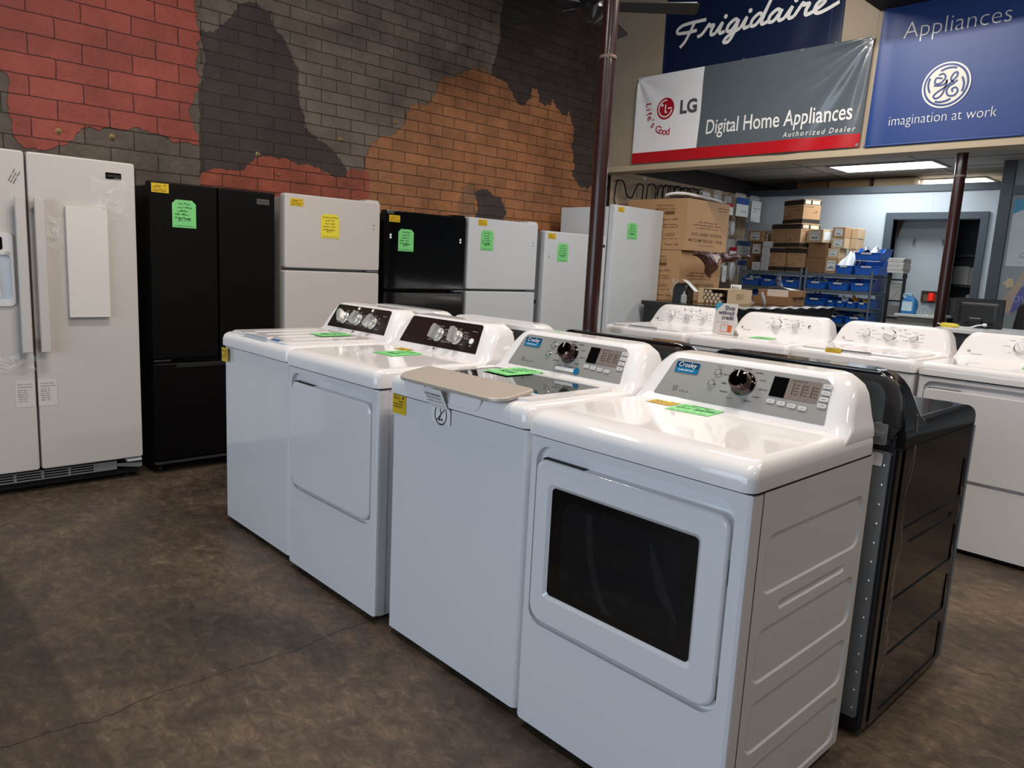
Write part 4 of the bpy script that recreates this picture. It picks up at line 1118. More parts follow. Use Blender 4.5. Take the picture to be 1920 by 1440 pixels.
dealer_sticker(D2, frame((.17, .41, .9652), (1, 0, 0), (0, 1, 0)), .085, .05, 7, False)
g = G(); g.rect(.48, .56, .012, .035, I4, .9755); g.obj('blue_tape', mat('blue_tape', '#2a76b8', .4), W1, smooth=0)
# ------------------------------------------------------------------ refrigerators along the brick wall (local x = left to right, y = back)
XF = -4.55
RZ = R(90)
def FR_(x, z, off=0.0):      # frame on a fridge front, local coordinates
    return frame((x, -off, z), (1, 0, 0), (0, 0, 1))
def slab(g, x0, x1, y0, y1, z0, z1, r=.012, n=4):
    """door slab whose front edges are rounded"""
    o = lambda q: [(p[0], p[1]) for p in rr(x0 + q, x1 - q, z0 + q, z1 - q, max(.003, r - q * .3), n)]
    g.loft([[(p[0], y1, p[1]) for p in o(0)], [(p[0], y0 + .014, p[1]) for p in o(0)], [(p[0], y0 + .004, p[1]) for p in o(.003)], [(p[0], y0, p[1]) for p in o(.010)]])
def fridge_case(t, wd, d, h, m, yd=.075):
    g = G(); g.box(.004, wd - .004, yd, d, .03, h - .012, .004); g.obj('cabinet', m, t)
    for x in (.06, wd - .06):
        g = G(); g.cyl((x, .11, 0), (x, .11, .035), .018, 10); g.obj('foot', rubber, t)
        g = G(); g.cyl((x, d - .08, 0), (x, d - .08, .035), .018, 10); g.obj('foot', rubber, t)
def seal(t, x0, x1, z0, z1, y0=.062, y1=.078):
    g = G(); g.box(x0 + .012, x1 - .012, y0, y1, z0 + .012, z1 - .012); g.obj('door_gasket', dark, t)

# A: side by side
yA0, yA1, yS = .335, 1.372, .853
wA = yA1 - yA0; hA = 1.80
t = thing('side_by_side_refrigerator', 'white side-by-side refrigerator with handles and dispenser at the left edge of the photo', 'refrigerator', (XF, yA0, 0), RZ)
fridge_case(t, wA, .72, hA - .01, fridge_side)
sx = yS - yA0
g = G(); slab(g, .0, sx - .004, 0, .062, .128, hA, .014); dl = g.obj('freezer_door', fridge_white, t, smooth=40)
g = G(); slab(g, sx + .004, wA, 0, .062, .128, hA, .014); drr = g.obj('fridge_door', fridge_white, t, smooth=40)
seal(t, 0, sx, .128, hA); seal(t, sx, wA, .128, hA)
for x, d_ in ((sx - .042, dl), (sx + .042, drr)):
    g = G()
    sec = [(-.024, .002), (-.020, -.008), (.020, -.008), (.024, .002), (.020, .014), (-.020, .014)]
    prof = [(.775, -.046), (.778, -.050), (1.18, -.052), (1.567, -.050), (1.570, -.046)]
    g.loft([[(x + p[0], y + p[1] * 1.0, z) for p in sec] for z, y in prof]); g.obj('door_handle', fridge_white, d_, smooth=50)
    g = G(); g.box(x - .014, x + .014, -.036, .001, .80, .85, .004); g.box(x - .014, x + .014, -.036, .001, 1.50, 1.55, .004); g.obj('handle_mount', fridge_side, d_)
# dispenser on the freezer door
M = Matrix(((1, 0, 0, 0), (0, 0, -1, 0), (0, 1, 0, 0), (0, 0, 0, 1)))
o = rr(.20, sx - .075, 1.015, 1.385, .025, 5); h = rr(.212, sx - .088, 1.045, 1.275, .018, 4)
g = G(); g.prism(o, .010, M, hole=[h]); g.obj('dispenser_frame', white_plastic, dl, smooth=30)
g = G(); g.prism(h, .003, M); g.obj('dispenser_recess', mat('pale_blue_recess', '#c3ced8', .25), dl, smooth=0)
g = G(); g.prism([(.30, 1.06), (.38, 1.06), (.375, 1.17), (.36, 1.25), (.32, 1.25), (.305, 1.17)], .012, M); g.obj('dispenser_paddle', mat('translucent_paddle', '#dbe2e8', .2), dl, smooth=20)
g = G(); g.prism(rr(.30, sx - .12, 1.30, 1.365, .010, 3), .0115, M); g.obj('dispenser_display', black_gloss, dl, smooth=0)
g = G(); g.lathe([(.011, .010), (.011, .013), (.008, .014)], M @ Matrix.Translation((sx - .100, 1.285, 0)), 16); g.obj('dispenser_button', fridge_side, dl)
g = G(); g.prism(rr(yA1 - yA0 - .150, yA1 - yA0 - .072, 1.705, 1.738, .003, 2), .004, M); b_ = g.obj('brand_badge', black_gloss, drr, smooth=20)
g = G(); g.text('CROSLEY', .018, FR_(wA - .111, 1.715, .0046), 'CENTER', sx=.92); g.obj('badge_lettering', chrome, b_, smooth=0, fix=False)
# grille and hinge
g = G()
gx0, gx1 = .0, wA - .14
g.prism([(gx0, .068), (gx1, .068), (gx1, .118), (gx0, .118)], .010, M @ Matrix.Translation((0, 0, -.030)), hole=[rr(a, a + .118, zc_, zc_ + .010, .002, 1) for a in [gx0 + .02 + .128 * k for k in range(6)] for zc_ in (.074, .0885, .103)])
g.obj('kick_grille', mat('grey_grille_plastic', '#7c7c7e', .45), t, smooth=0)
g = G(); g.box(.01, wA - .01, .05, .08, .03, .124); g.obj('kick_cavity', dark, t)
g = G(); g.prism([(wA - .14, .085), (wA - .02, .064), (wA - .004, .068), (wA - .002, .090), (wA - .14, .100)], .012, M @ Matrix.Translation((0, 0, -.034))); g.obj('grille_end', mat('grey_grille_plastic', '#7c7c7e', .45), t, smooth=20)
g = G(); g.box(wA - .085, wA - .005, .012, .07, .104, .122, .003); g.obj('hinge_bracket', white_plastic, t)
# packing: notices on the doors
for x0, p_, sd in ((sx - .10, dl, 3), (sx + .004, drr, 5)):
    g = G(); g.rect(x0, x0 + .088, .48, .625, FR_(0, 0, .0012)); n_ = g.obj('shipping_notice', mat('thin_notice_paper', '#d9d3cd', .5), p_, smooth=0, fix=False)
    g = G(); words(g, x0 + .012, x0 + .078, .60, .008, .0012, FR_(0, 0, .0022), sd); g.rect(x0 + .01, x0 + .08, .587, .589, FR_(0, 0, .0022))
    for i in range(6): words(g, x0 + .012, x0 + .055, .57 - .012 * i, .006, .0012, FR_(0, 0, .0022), sd + i)
    g.obj('notice_print', ink_grey, n_, smooth=0, fix=False)
g = G(); M9 = frame((sx - .055, -.0015, 1.63), (.45, 0, .9), (-.9, 0, .45))
for i in range(3): words(g, 0, .07, .012 * i, .007, .002, M9, i)
g.obj('smudged_stamp', ink_grey, dl, smooth=0, fix=False)
def crumple(name, par, x0, x1, z0, z1, seed, m=film):
    rnd = random.Random(seed); g = G()
    ph = [rnd.random() * 6 for _ in range(6)]
    g.grid(lambda u, v: Vector((x0 + (x1 - x0) * (u + .05 * math.sin(v * 9 + ph[0])), -.004 - .010 * abs(math.sin(u * 7 + v * 4 + ph[1])) * abs(math.sin(v * 6 - u * 5 + ph[2])), z0 + (z1 - z0) * (v + .06 * math.sin(u * 8 + ph[3])))), 14, 14)
    g.obj(name, m, par, smooth=60, fix=False)
    g = G()
    for i in range(9):
        a = (x0 + (x1 - x0) * (.15 + .5 * rnd.random()), z0 + (z1 - z0) * (.2 + .6 * rnd.random())); an = rnd.random() * 3; L = min(x1 - x0, .03 + .07 * rnd.random()) * .7
        g.ribbon(smooth_pts([(a[0], a[1], 0), (a[0] + L * .5 * math.cos(an) + .008, a[1] + L * .5 * math.sin(an), 0), (a[0] + L * math.cos(an), a[1] + L * math.sin(an), 0)], 4), .004, FR_(0, 0, .013), taper=True)
    g.obj('film_crease_and_glint', mat('film_crease_highlight', '#ffffff', .1, alpha=.6), par, smooth=0, fix=False)  # highlights along the creases painted in as white ribbons
crumple('tape_film', drr, wA - .23, wA - .05, 1.48, 1.70, 1)
crumple('tape_film', drr, sx + .065, sx + .18, 1.32, 1.48, 2)
crumple('tape_film', dl, sx - .20, sx - .005, .67, .76, 4)
# foam board taped to the door
FB = thing('foam_board', 'white foam packing board taped to the door of the side-by-side refrigerator', 'foam board', (XF + .002, 1.018, .955), RZ)
g = G(); g.box(0, .199, -.024, 0, 0, .584, .002); g.obj('board', foam, FB)

# B: black french door
y0, y1, yS = 1.444, 2.196, 1.832
wB = y1 - y0; sx = yS - y0; hB = 1.722
t = thing('french_door_refrigerator', 'black french-door refrigerator with bottom freezer drawer between two white ones', 'refrigerator', (XF, y0, 0), RZ)
fridge_case(t, wB, .70, hB - .01, black_satin)
g = G(); slab(g, 0, sx - .0035, 0, .062, .70, hB, .008); dl = g.obj('left_door', black_satin, t, smooth=40)
g = G(); slab(g, sx + .0035, wB, 0, .062, .70, hB, .008); dR = g.obj('right_door', black_satin, t, smooth=40)
g = G(); slab(g, 0, wB, 0, .062, .085, .675, .008); fz_ = g.obj('freezer_drawer', black_satin, t, smooth=40)
g = G(); g.box(.13, wB - .13, -.001, .004, .652, .668); g.obj('drawer_grip_recess', dark, fz_)
g = G(); g.box(.12, wB - .12, -.006, .0, .645, .650, .001); g.obj('drawer_grip_lip', black_gloss, fz_)
seal(t, 0, wB, .085, hB)
g = G(); g.box(0, .10, .0, .05, .679, .694, .003); g.obj('mid_hinge', black_gloss, t)
g = G(); g.box(.0, wB, .006, .05, .060, .076, .002); g.obj('toe_strip', mat('dark_steel_strip', '#4d4d4e', .35, metal=.6), t)
g = G(); g.prism(rr(wB - .123, wB - .042, 1.645, 1.678, .004, 2), .004, M); b_ = g.obj('brand_badge', chrome, dR, smooth=20)
g = G(); g.text('CROSLEY', .017, FR_(wB - .0825, 1.655, .0048), 'CENTER', sx=.95); g.obj('badge_lettering', ink, b_, smooth=0, fix=False)
dealer_sticker(dl, FR_(.011, 1.658, .0006), .095, .052, 2, False)

def top_freezer(label, y0, y1, h, split, m, side_m, stick, name='top_freezer_refrigerator', screws=True):
    wd = y1 - y0
    t = thing(name, label, 'refrigerator', (XF, y0, 0), RZ)
    fridge_case(t, wd, .68, h - .012, side_m)
    g = G(); slab(g, 0, wd, 0, .062, split + .008, h, .014); d1 = g.obj('freezer_door', m, t, smooth=40)
    g = G(); slab(g, 0, wd, 0, .062, .09, split - .008, .014); d2 = g.obj('fridge_door', m, t, smooth=40)
    seal(t, 0, wd, split + .008, h); seal(t, 0, wd, .09, split - .008)
    g = G(); g.box(wd - .10, wd - .004, .004, .06, split - .006, split + .006, .002); g.obj('mid_hinge', steel, t)
    g = G(); g.box(wd - .11, wd - .01, .01, .12, h - .004, h + .012, .004); g.obj('top_hinge_cover', m, t)
    g = G(); g.box(.02, wd - .02, .05, .08, .03, .085); g.obj('toe_grille', dark, t)
    dealer_sticker(d1, FR_(*stick, .0006), .092, .048, int(y0 * 10), False)
    if screws:
        g = G()
        for x, z in ((wd - .055, h - .16), (wd - .055, h - .185)): g.lathe([(.006, 0), (.006, .002), (.001, .003)], FR_(x, z), 10)
        g.obj('handle_plug', silver, d1)
    return t, d1, d2
t, d1, d2 = top_freezer('large white top-freezer refrigerator with a yellow price card', 2.262, 2.982, 1.735, 1.252, fridge_white, fridge_side, (.036, 1.657))
tB, d1, d2 = top_freezer('gloss black top-freezer refrigerator with a green price card', 3.026, 3.772, 1.695, 1.124, black_gloss, black_satin, (.03, 1.612), screws=False)
g = G()
for x, z in ((.045, 1.520), (.045, 1.502), (.69, 1.520), (.69, 1.500)): g.lathe([(.009, 0), (.009, .002), (.003, .003)], FR_(x, z), 12)
g.obj('handle_plug', ink_white, d1)
g = G(); g.rect(.012, .072, 1.668, 1.692, FR_(0, 0, .0012)); g.obj('clear_tape', mat('grey_tape', '#8d8d8d', .2, alpha=.35), d1, smooth=0)
t, d1, d2 = top_freezer('white top-freezer refrigerator right of the gloss black one', 3.800, 4.566, 1.704, 1.135, fridge_white_cool, fridge_side, (.092, 1.645))

def upright(label, x, y0, y1, h, d, stick, badge=None):
    wd = y1 - y0
    t = thing('upright_freezer', label, 'freezer', (x, y0, 0), RZ)
    fridge_case(t, wd, d, h - .006, fridge_white_cool)
    g = G(); slab(g, 0, wd, 0, .062, .07, h, .010); d1 = g.obj('door', fridge_white_cool, t, smooth=40)
    seal(t, 0, wd, .07, h)
    g = G(); g.box(.02, wd - .02, .05, .08, .03, .066); g.obj('toe_grille', mat('grey_grille_plastic', '#7c7c7e', .45), t)
    dealer_sticker(d1, FR_(stick[0], stick[1], .0006), .095, .048, int(y0 * 10), False)
    return t, d1
t, d1 = upright('shorter white upright freezer partly behind the tall red pole', XF, 4.655, 5.478, 1.655, .70, (.034, 1.588))
g = G(); g.cyl((.0, .09, 1.04), (-.002, .09, 1.04), .018, 12); g.obj('lock_hole', dark, t)
g = G(); g.prism(rr(.755, .800, 1.55, 1.575, .003, 2), .003, M); g.obj('brand_badge', black_plastic, d1, smooth=0)
g = G(); g.lathe([(.004, 0), (.004, .002)], FR_(.06, 1.44), 8); g.lathe([(.004, 0), (.004, .002)], FR_(.06, 1.425), 8); g.obj('handle_plug', ink, d1)
g = G()
for z in (1.47, 1.42, 1.405, 1.39): scribble(g, .56, .59, z, .005, .0012, FR_(0, 0, .001), int(z * 100))
g.obj('door_print', ink_grey, d1, smooth=0, fix=False)
t, d1 = upright('tall white upright freezer beside the stacked microwave cartons', -4.50, 5.505, 6.345 - .07, 1.95, .68, (.045, 1.885))

def fridge_card(label, y, z, m=None, inkm=None, x=XF, **kw):
    return price_card(label, frame((x + .0012, y, z), (0, 1, 0), (0, 0, 1)), m=m, inkm=inkm, **kw)
fridge_card('green price card on the black french-door refrigerator', 1.566, 1.470, price='$1,799', seed=21)
fridge_card('yellow price card on the large white top-freezer refrigerator', 2.518, 1.466, m=tag_yellow, inkm=ink_orange, price='$711', seed=22, title='Scratch and Dent')
fridge_card('green price card on the gloss black top-freezer refrigerator', 3.137, 1.409, price='$699', seed=23)
fridge_card('green price card on the white top-freezer refrigerator next to the gloss black one', 3.924, 1.453, price='$699', seed=24)
fridge_card('green price card on the shorter upright freezer by the pole', 4.818, 1.399, price='$799', seed=25)
fridge_card('green price card on the tall upright freezer', 5.710, 1.648, x=-4.50, wd=.155, h=.150, price='$1,099', seed=26)
# ------------------------------------------------------------------ stock room
# pegboard on the brick wall
g = G(); g.box(XW + .042, XW + .07, 6.45, YB - .03, .9, 2.40)
for zz in (2.365,): g.box(XW + .07, XW + .086, 6.45, YB - .03, zz, 2.41)
for y in (7.2, 8.0): g.box(XW + .07, XW + .073, y - .004, y + .004, .9, 2.365)
pg = tag(g.obj('pegboard', pegboard_mat(), smooth=0), 'long brown pegboard with a wooden top rail on the brick wall behind the cartons', 'pegboard')
t = thing('small_tag', 'small white tag on the pegboard top rail near the banner wall', 'tag', (XW + .087, 6.99, 2.386))
g = G(); g.box(0, .002, -.022, .022, -.02, .02); g.obj('tag_card', paper, t)

# heating elements hanging on hooks
def element(label, y, z, wd, h, depth, style, seed):
    rnd = random.Random(seed)
    t = thing('oven_heating_element', label, 'heating element', (XW + .095 + depth, y, z - .015), 0, 'heating elements on the pegboard')
    P = None
    if style == 0: P = [(.0, -.30), (-.04, -.25), (-.06, -.20), (-.04, -.03), (.0, 0), (.07, -.005), (.11, -.05), (.15, -.14), (.20, -.165), (.25, -.15), (.32, -.03), (.36, .0), (.42, -.005), (.44, -.05), (.42, -.20), (.41, -.30)]
    else:
        k = .10 * (rnd.random() - .5)
        P = [(.0 - k, -.55), (-.01, -.1), (.03, 0), (wd - .03, 0), (wd, -.08), (wd - .02 - 2 * k, -.55)]
    g = G(); g.tube(smooth_pts([(depth * .1 * math.sin(i), p[0], p[1] * (h / .5)) for i, p in enumerate(P)], 5), .0078, 6); g.obj('rod', mat('black_element', '#15130f', .5, metal=.4), t)
    g = G(); g.cyl((-.024 - depth, (.06 if style == 0 else .05), .006), (.02, (.06 if style == 0 else .05), .006), .0035, 6); g.obj('hook', steel, t)
element('single wide bent heating element hanging at the left end of the pegboard', 6.50, 2.325, .4, .5, .02, 0, 1)
hl = ['heating element with a narrow loop, second from the left on the pegboard', 'heating element third from the left on the pegboard', 'heating element in the crowded middle of the pegboard row, its first loop', 'heating element in the crowded middle of the pegboard row, its second loop', 'heating element in the crowded middle of the pegboard row, its third loop',
      'heating element right of the crowded middle of the pegboard row', 'wide heating element above the microwave carton corner', 'heating element leaning to the right above the microwave carton', 'short heating element at the right end of the pegboard row']
for i, (y, wd) in enumerate(((7.03, .16), (7.21, .10), (7.27, .16), (7.35, .12), (7.44, .14), (7.56, .17), (7.66, .20), (7.77, .24), (7.95, .16))):
    element(hl[i], y, 2.34 + .004 * i, wd, .5, .012 + .018 * (i % 5), 1, 10 + i)

# parts in bags and on blister cards hanging from the pegboard
def package(label, y, z0, z1, wd, style, seed, x=-5.13):
    wd *= 1.15
    t = thing('hanging_package', label, 'package', (x, y, z1), 0, 'parts hanging on the pegboard')
    h = z1 - z0; rnd = random.Random(seed)
    g = G(); ph = rnd.random() * 6
    for s in (1, -1):
        g.grid(lambda u, v: Vector((s * (.006 + .024 * math.sin(PI * u) * math.sin(PI * min(1, v * 1.15)) * (1 + .3 * math.sin(7 * u + 9 * v + ph))), (u - .5) * wd * (1 - .25 * v ** 4), -h + h * v)), 8, 10)
    g.obj('bag', clear_bag, t, smooth=60)
    F = frame((.036, -wd / 2, -h), (0, 1, 0), (0, 0, 1))
    if style == 'blue':
        g = G(); g.prism([(.02 * wd, 0), (.96 * wd, 0), (.96 * wd, h * .78), (.02 * wd, h * .78)], .004, F); c = g.obj('insert_card', paper, t, smooth=0)
        g = G(); g.prism([(.02 * wd, h * .52), (.96 * wd, h * .52), (.96 * wd, h * .79), (.02 * wd, h * .79)], .005, F); g.obj('header_band', blue_card, t, smooth=0)
        g = G(); words(g, wd * .3, wd * .8, h * .2, h * .05, h * .014, F @ Matrix.Translation((0, 0, .006)), seed); words(g, wd * .2, wd * .7, h * .62, h * .07, h * .018, F @ Matrix.Translation((0, 0, .006)), seed + 1); g.obj('card_print', ink_grey, t, smooth=0, fix=False)
    elif style == 'white':
        g = G(); g.prism(rr(.06 * wd, .90 * wd, .02 * h, .80 * h, .015, 3), .004, F); g.obj('insert_card', paper, t, smooth=0)
        g = G(); words(g, wd * .2, wd * .8, h * .5, h * .06, h * .015, F @ Matrix.Translation((0, 0, .006)), seed); words(g, wd * .2, wd * .6, h * .38, h * .04, h * .012, F @ Matrix.Translation((0, 0, .006)), seed + 2); g.obj('card_print', ink_grey, t, smooth=0, fix=False)
    elif style == 'red':
        g = G(); g.prism([(.1 * wd, 0), (.9 * wd, 0), (.9 * wd, h * .6), (.1 * wd, h * .6)], .004, F); g.obj('insert_card', paper, t, smooth=0)
        g = G(); g.prism([(.1 * wd, h * .42), (.9 * wd, h * .42), (.9 * wd, h * .6), (.1 * wd, h * .6)], .005, F); g.obj('header_band', logo_red, t, smooth=0)
    elif style == 'oval':
        g = G(); g.lathe([(.001, -.02), (.3 * wd, -.014), (.36 * wd, 0), (.3 * wd, .014), (.001, .02)], F @ Matrix.Translation((wd * .5, h * .45, -.02)) @ Matrix.Diagonal((1, 1.9, 1, 1)), 16); g.obj('plastic_part', white_plastic, t)
    else:
        g = G(); g.box(-.012, .012, -wd * .32, wd * .32, -h * .95, -h * .45, .006); g.obj('metal_part', steel, t)
    g = G(); g.cyl((XW + .071 - x, 0, -.004), (.03, 0, .004), .003, 6); g.obj('hook', steel, t)
package('white leaflet in a bag hanging above the microwave carton', 7.93, 2.20, 2.345, .17, 'white', 1)
package('clear bag of metal parts hanging high on the pegboard', 8.24, 2.17, 2.375, .17, 'metal', 2)
package('small red-topped card hanging on the pegboard', 8.48, 2.10, 2.33, .17, 'red', 3)
package('blue-topped parts bag hanging high on the pegboard, left of the last one', 8.78, 2.10, 2.39, .27, 'blue', 4)
package('white parts bag hanging at the top right end of the pegboard', 9.13, 2.05, 2.39, .25, 'white', 5)
package('white leaf-shaped part hanging below the high blue-topped bag', 8.62, 1.86, 2.03, .12, 'oval', 7)
package('clear bag hanging at mid height beside the microwave carton', 8.46, 1.63, 1.96, .20, 'metal', 9)
package('large blue-topped parts bag at mid height beside the cartons', 8.86, 1.62, 1.84, .29, 'blue', 8, -5.10)
package('small red-topped card at mid height beside the blue-topped bag', 8.52, 1.55, 1.80, .17, 'red', 12, -5.05)
package('low blue-topped parts bag above the workbench', 8.86, 1.36, 1.60, .25, 'blue', 10, -5.08)
package('white teardrop part hanging low beside the blue-topped bag', 8.58, 1.30, 1.52, .16, 'oval', 11, -5.05)
package('white packet hanging low behind the microwave cartons', 8.36, 1.26, 1.52, .10, 'white', 13, -5.05)
t = thing('wire_coil', 'thin looped wire hanging on the pegboard beside the carton', 'wire', (-5.15, 8.63, 2.10))
g = G(); g.tube(smooth_pts([(0, -.06, 0), (0, -.08, -.12), (0, .0, -.19), (0, .12, -.15), (0, .15, -.03), (0, .10, .0)], 6), .006, 6); g.obj('wire', black_plastic, t)

# black work counter with the big cartons
BX1, BZ = -3.40, 1.070
t = thing('work_counter', 'black work counter with torn plastic film along its edge, behind the row of white washers', 'counter', (-3.85, 6.95, 0))
hx = .45
g = G(); g.box(-.58, hx - .02, -.98, .98, .02, 1.03); g.box(-1.15, -.58, -.63, .98, .02, 1.03); g.obj('cabinet', mat('dark_counter_front', '#1d1e21', .35, var=.05), t)
g = G(); g.prism([(-.60, -1.0), (hx, -1.0), (hx, 1.0), (-1.17, 1.0), (-1.17, -.65), (-.60, -.65)], .04, Matrix.Translation((0, 0, 1.03))); g.obj('worktop', mat('black_worktop', '#131315', .2, coat=.3), t)
g = G(); rnd = random.Random(5)
g.grid(lambda u, v: Vector((hx - .06 + .075 * v + .004 * math.sin(u * 60) * v, -.98 + 1.96 * u, 1.0715 + .006 * math.sin(u * 37 + v * 3) * (1 - v) + .006 - .030 * max(0, v - .6) - .006 * math.sin(u * 51) * v)), 80, 6)
g.obj('edge_film', mat('milky_film', '#e5e8ea', .2, alpha=.55), t, smooth=60, fix=False)
def box_thing(name, label, loc, rz, sx, sy, sz, m, cat='cardboard box', group=None, seam=True, flap=False):
    """carton standing at loc (corner-centred base): sx along local x, sy along y"""
    t = thing(name, label, cat, loc, rz, group)
    g = G(); g.box(-sx / 2, sx / 2, -sy / 2, sy / 2, 0, sz, .003, 1); b = g.obj('carton', m, t)
    if seam:
        g = G(); g.box(-sx / 2 - .0006, sx / 2 + .0006, -.024, .024, sz - .05, sz + .0006); g.obj('packing_tape', mat('brown_tape', '#a97b48', .3), t, smooth=0)
    return t
def front_print(t, lines, sx, y, sz, m=ink_brown, face='front', half=0.3):
    g = G()
    for body, size, u, v in lines:
        if face == 'front': M = frame((u - sx / 2, -y - .0012, v), (1, 0, 0), (0, 0, 1))
        else: M = frame((y + .0012, u - sx / 2, v), (0, 1, 0), (0, 0, 1))
        if body.startswith('~'): words(g, 0, float(body[1:]), 0, size, size * .22, M, int(u * 100 + v * 1000))
        else: g.text(body, size, M, sx=.92, bold=.003)
    g.obj('carton_print', m, t, smooth=0, fix=False)
# microwave cartons: corner nearest the camera at (-4.23, 6.25)
cx, cy = -4.23 - .37, 6.27 + .40
right_lines = [('BACK / ARRIÈRE / POSTERIOR', .046, .09, .150), ('MAX CLAMP PRESSURE = 1700 lbs', .046, .05, .090), ('~.42', .018, .17, .222), ('~.50', .018, .12, .250), ('~.36', .018, .20, .280), ('~.20', .016, .54, .440), ('~.20', .016, .54, .415), ('~.30', .012, .22, .055)]
left_lines = [('OVER-THE-RANGE', .028, .36, .425), ('MICROWAVE OVEN', .028, .36, .390), ('CÔTÉ / LADO', .044, .36, .135), ('~.24', .016, .40, .215), ('~.24', .016, .40, .240), ('~.20', .02, .44, .290), ('~.24', .012, .40, .105), ('~.16', .02, .50, .045)]
for k, lb in enumerate(('lower microwave carton standing on the black counter', 'upper microwave carton stacked beside the tall freezer')):
    t = box_thing('microwave_carton', lb, (cx - (.0 if k else .045), cy, 1.071 + .503 * k), 0, .74, .76, .50, carton, 'cardboard box', 'large microwave cartons')
    front_print(t, right_lines, .76, .37, .5, face='right'); front_print(t, left_lines, .74, .38, .5, face='front')
    g = G(); g.prism(rr(-.02, .10, .345, .378, .016, 4), .001, frame((.12, -.3815, 0), (1, 0, 0), (0, 0, 1))); g.obj('hand_hole', mat('carton_hole', '#6a4527', .8), t, smooth=0)
t = box_thing('brown_carton', 'plain dark brown carton between the tall freezer and the microwave carton', (-5.15, 6.72, 0), 0, .22, .5, 2.055, carton_dark)
t = thing('white_tray_rim', 'white curved plastic tray lying on top of the upper microwave carton', 'tray', (-4.33, 6.72, 2.076))
g = G(); g.tube(smooth_pts([(-.18, -.42, .03), (-.05, -.36, .055), (.04, -.1, .04), (.06, .18, .022), (.0, .30, .012), (-.12, .24, .012), (-.2, -.1, .02)], 6, True), .014, 8, True); g.obj('rim', white_plastic, t)
g = G(); g.grid(lambda u, v: Vector((-.20 + .24 * u, -.38 + .62 * v, .006 + .03 * (1 - v))), 4, 4); g.obj('tray_floor', white_plastic, t)

# maroon plastic bag hanging out from between the cartons
t = thing('plastic_bag', 'crumpled maroon plastic bag hanging between the two microwave cartons', 'bag', (-4.15, 6.45, 1.56))
def bagp(u, v):
    drop = .05 + .21 * math.exp(-((u - .40) / .20) ** 2)
    cr = .016 * math.sin(19 * u + 5 * v) * math.sin(7 * v + 4 * u + 1) + .009 * math.sin(31 * u - 11 * v)
    return Vector((.014 + (.03 + .075 * math.sin(PI * min(1, u * 1.15))) * math.sin(PI * (.12 + .80 * v)) + cr * (.4 + v), -.16 + .60 * u + .05 * v * math.sin(6 * u), .012 - drop * v + .012 * math.sin(23 * u) * v))
g = G(); g.grid(bagp, 44, 20); g.obj('bag_body', maroon, t, smooth=22)
g = G(); g.grid(lambda u, v: Vector((.045 + .035 * math.sin(PI * v) + .012 * math.sin(u * 15), .30 + .52 * u, .012 - (.10 - .075 * u) * v + .008 * math.sin(u * 14 + v * 5))), 20, 6); g.obj('bag_mouth', maroon, t, smooth=22)
g = G(); g.grid(lambda u, v: bagp(.42 + .16 * u, .10 + .30 * v) + Vector((.004, 0, 0)), 6, 4); g.obj('bag_label', mat('pale_mauve_label', '#a58f8f', .4), t, smooth=60)

# things on the counter
def on_counter(x, y): return (x, y, BZ)
t = thing('open_carton', 'open cardboard box on its side full of small round cans', 'cardboard box', on_counter(-4.00, 6.74), R(8))
g = G(); sx, sy, sz = .30, .62, .145
g.box(-sx / 2, sx / 2, -sy / 2, sy / 2, 0, .004); g.box(-sx / 2, sx / 2, -sy / 2, sy / 2, sz - .004, sz); g.box(-sx / 2, -sx / 2 + .004, -sy / 2, sy / 2, 0, sz); g.box(sx / 2 - .004, sx / 2, -sy / 2, sy / 2, 0, sz); g.box(-sx / 2, sx / 2, sy / 2 - .004, sy / 2, 0, sz)
g.obj('carton', carton_light, t)
g = G(); g.box(-sx / 2, sx / 2, -sy / 2 - .09, -sy / 2, .001, .005); g.obj('flap', carton_dark, t); g = G(); g.box(-sx / 2 - .003, -sx / 2 + .05, -sy / 2 - .004, -sy / 2 + .001, 0, sz); g.obj('flap', carton_light, t)
g = G(); 
for i in range(3): words(g, -.1, .1, .05 + .02 * i, .012, .003, frame((sx / 2 + .001, .0, 0), (0, 1, 0), (0, 0, 1)), i)
g.obj('carton_print', ink_brown, t, smooth=0, fix=False)
cans = []
k = 0
for r_ in range(4):
    for c_ in range(5 if r_ % 2 == 0 else 4):
        if r_ == 3 and c_ > 1: continue
        k += 1; cans.append((-.105 + .044 * c_ + (.022 if r_ % 2 else 0), .0225 + .0325 * r_))
ca, sa = math.cos(R(8)), math.sin(R(8))
proto = None
for i, (x, z) in enumerate(cans):
    lx, ly = x, -.295
    loc = (-4.00 + lx * ca - ly * sa, 6.74 + lx * sa + ly * ca, BZ + z)
    lb = 'small round can packed in the open cardboard box on the counter'
    if proto is None:
        proto = thing('small_can', lb, 'can', loc, R(8), 'cans in the open box')
        g = G(); g.lathe([(.019, 0), (.020, .002), (.020, .09), (.018, .092)], frame((0, .0, 0), (1, 0, 0), (0, 0, 1)) @ Matrix.Translation((0, 0, -.09)), 16); g.obj('can_body', mat('dull_tin', '#8a7a68', .4, metal=.5, var=.2), proto)
        g = G(); g.lathe([(.016, 0), (.016, .002), (.002, .003)], frame((0, -.002, 0), (1, 0, 0), (0, 0, 1)), 16); g.obj('can_end', mat('pale_can_end', '#c5b29a', .5, var=.15), proto)
    else: dup(proto, loc, R(8), lb)
t = box_thing('flat_carton', 'long flat brown carton at the right of the counter, under a smaller one', on_counter(-3.74 - .08, 7.50), R(4), .40, .40, .088, carton_dark)
t = box_thing('small_carton', 'small brown carton with a white sleeve on top of the flat carton', (-3.80, 7.52, BZ + .089), R(7), .40, .30, .068, carton_dark)
g = G(); g.box(-.10, .12, -.152, .152, -.0006 + .001, .0695); g.obj('white_sleeve', mat('pale_sleeve', '#cdbfb2', .6), t)
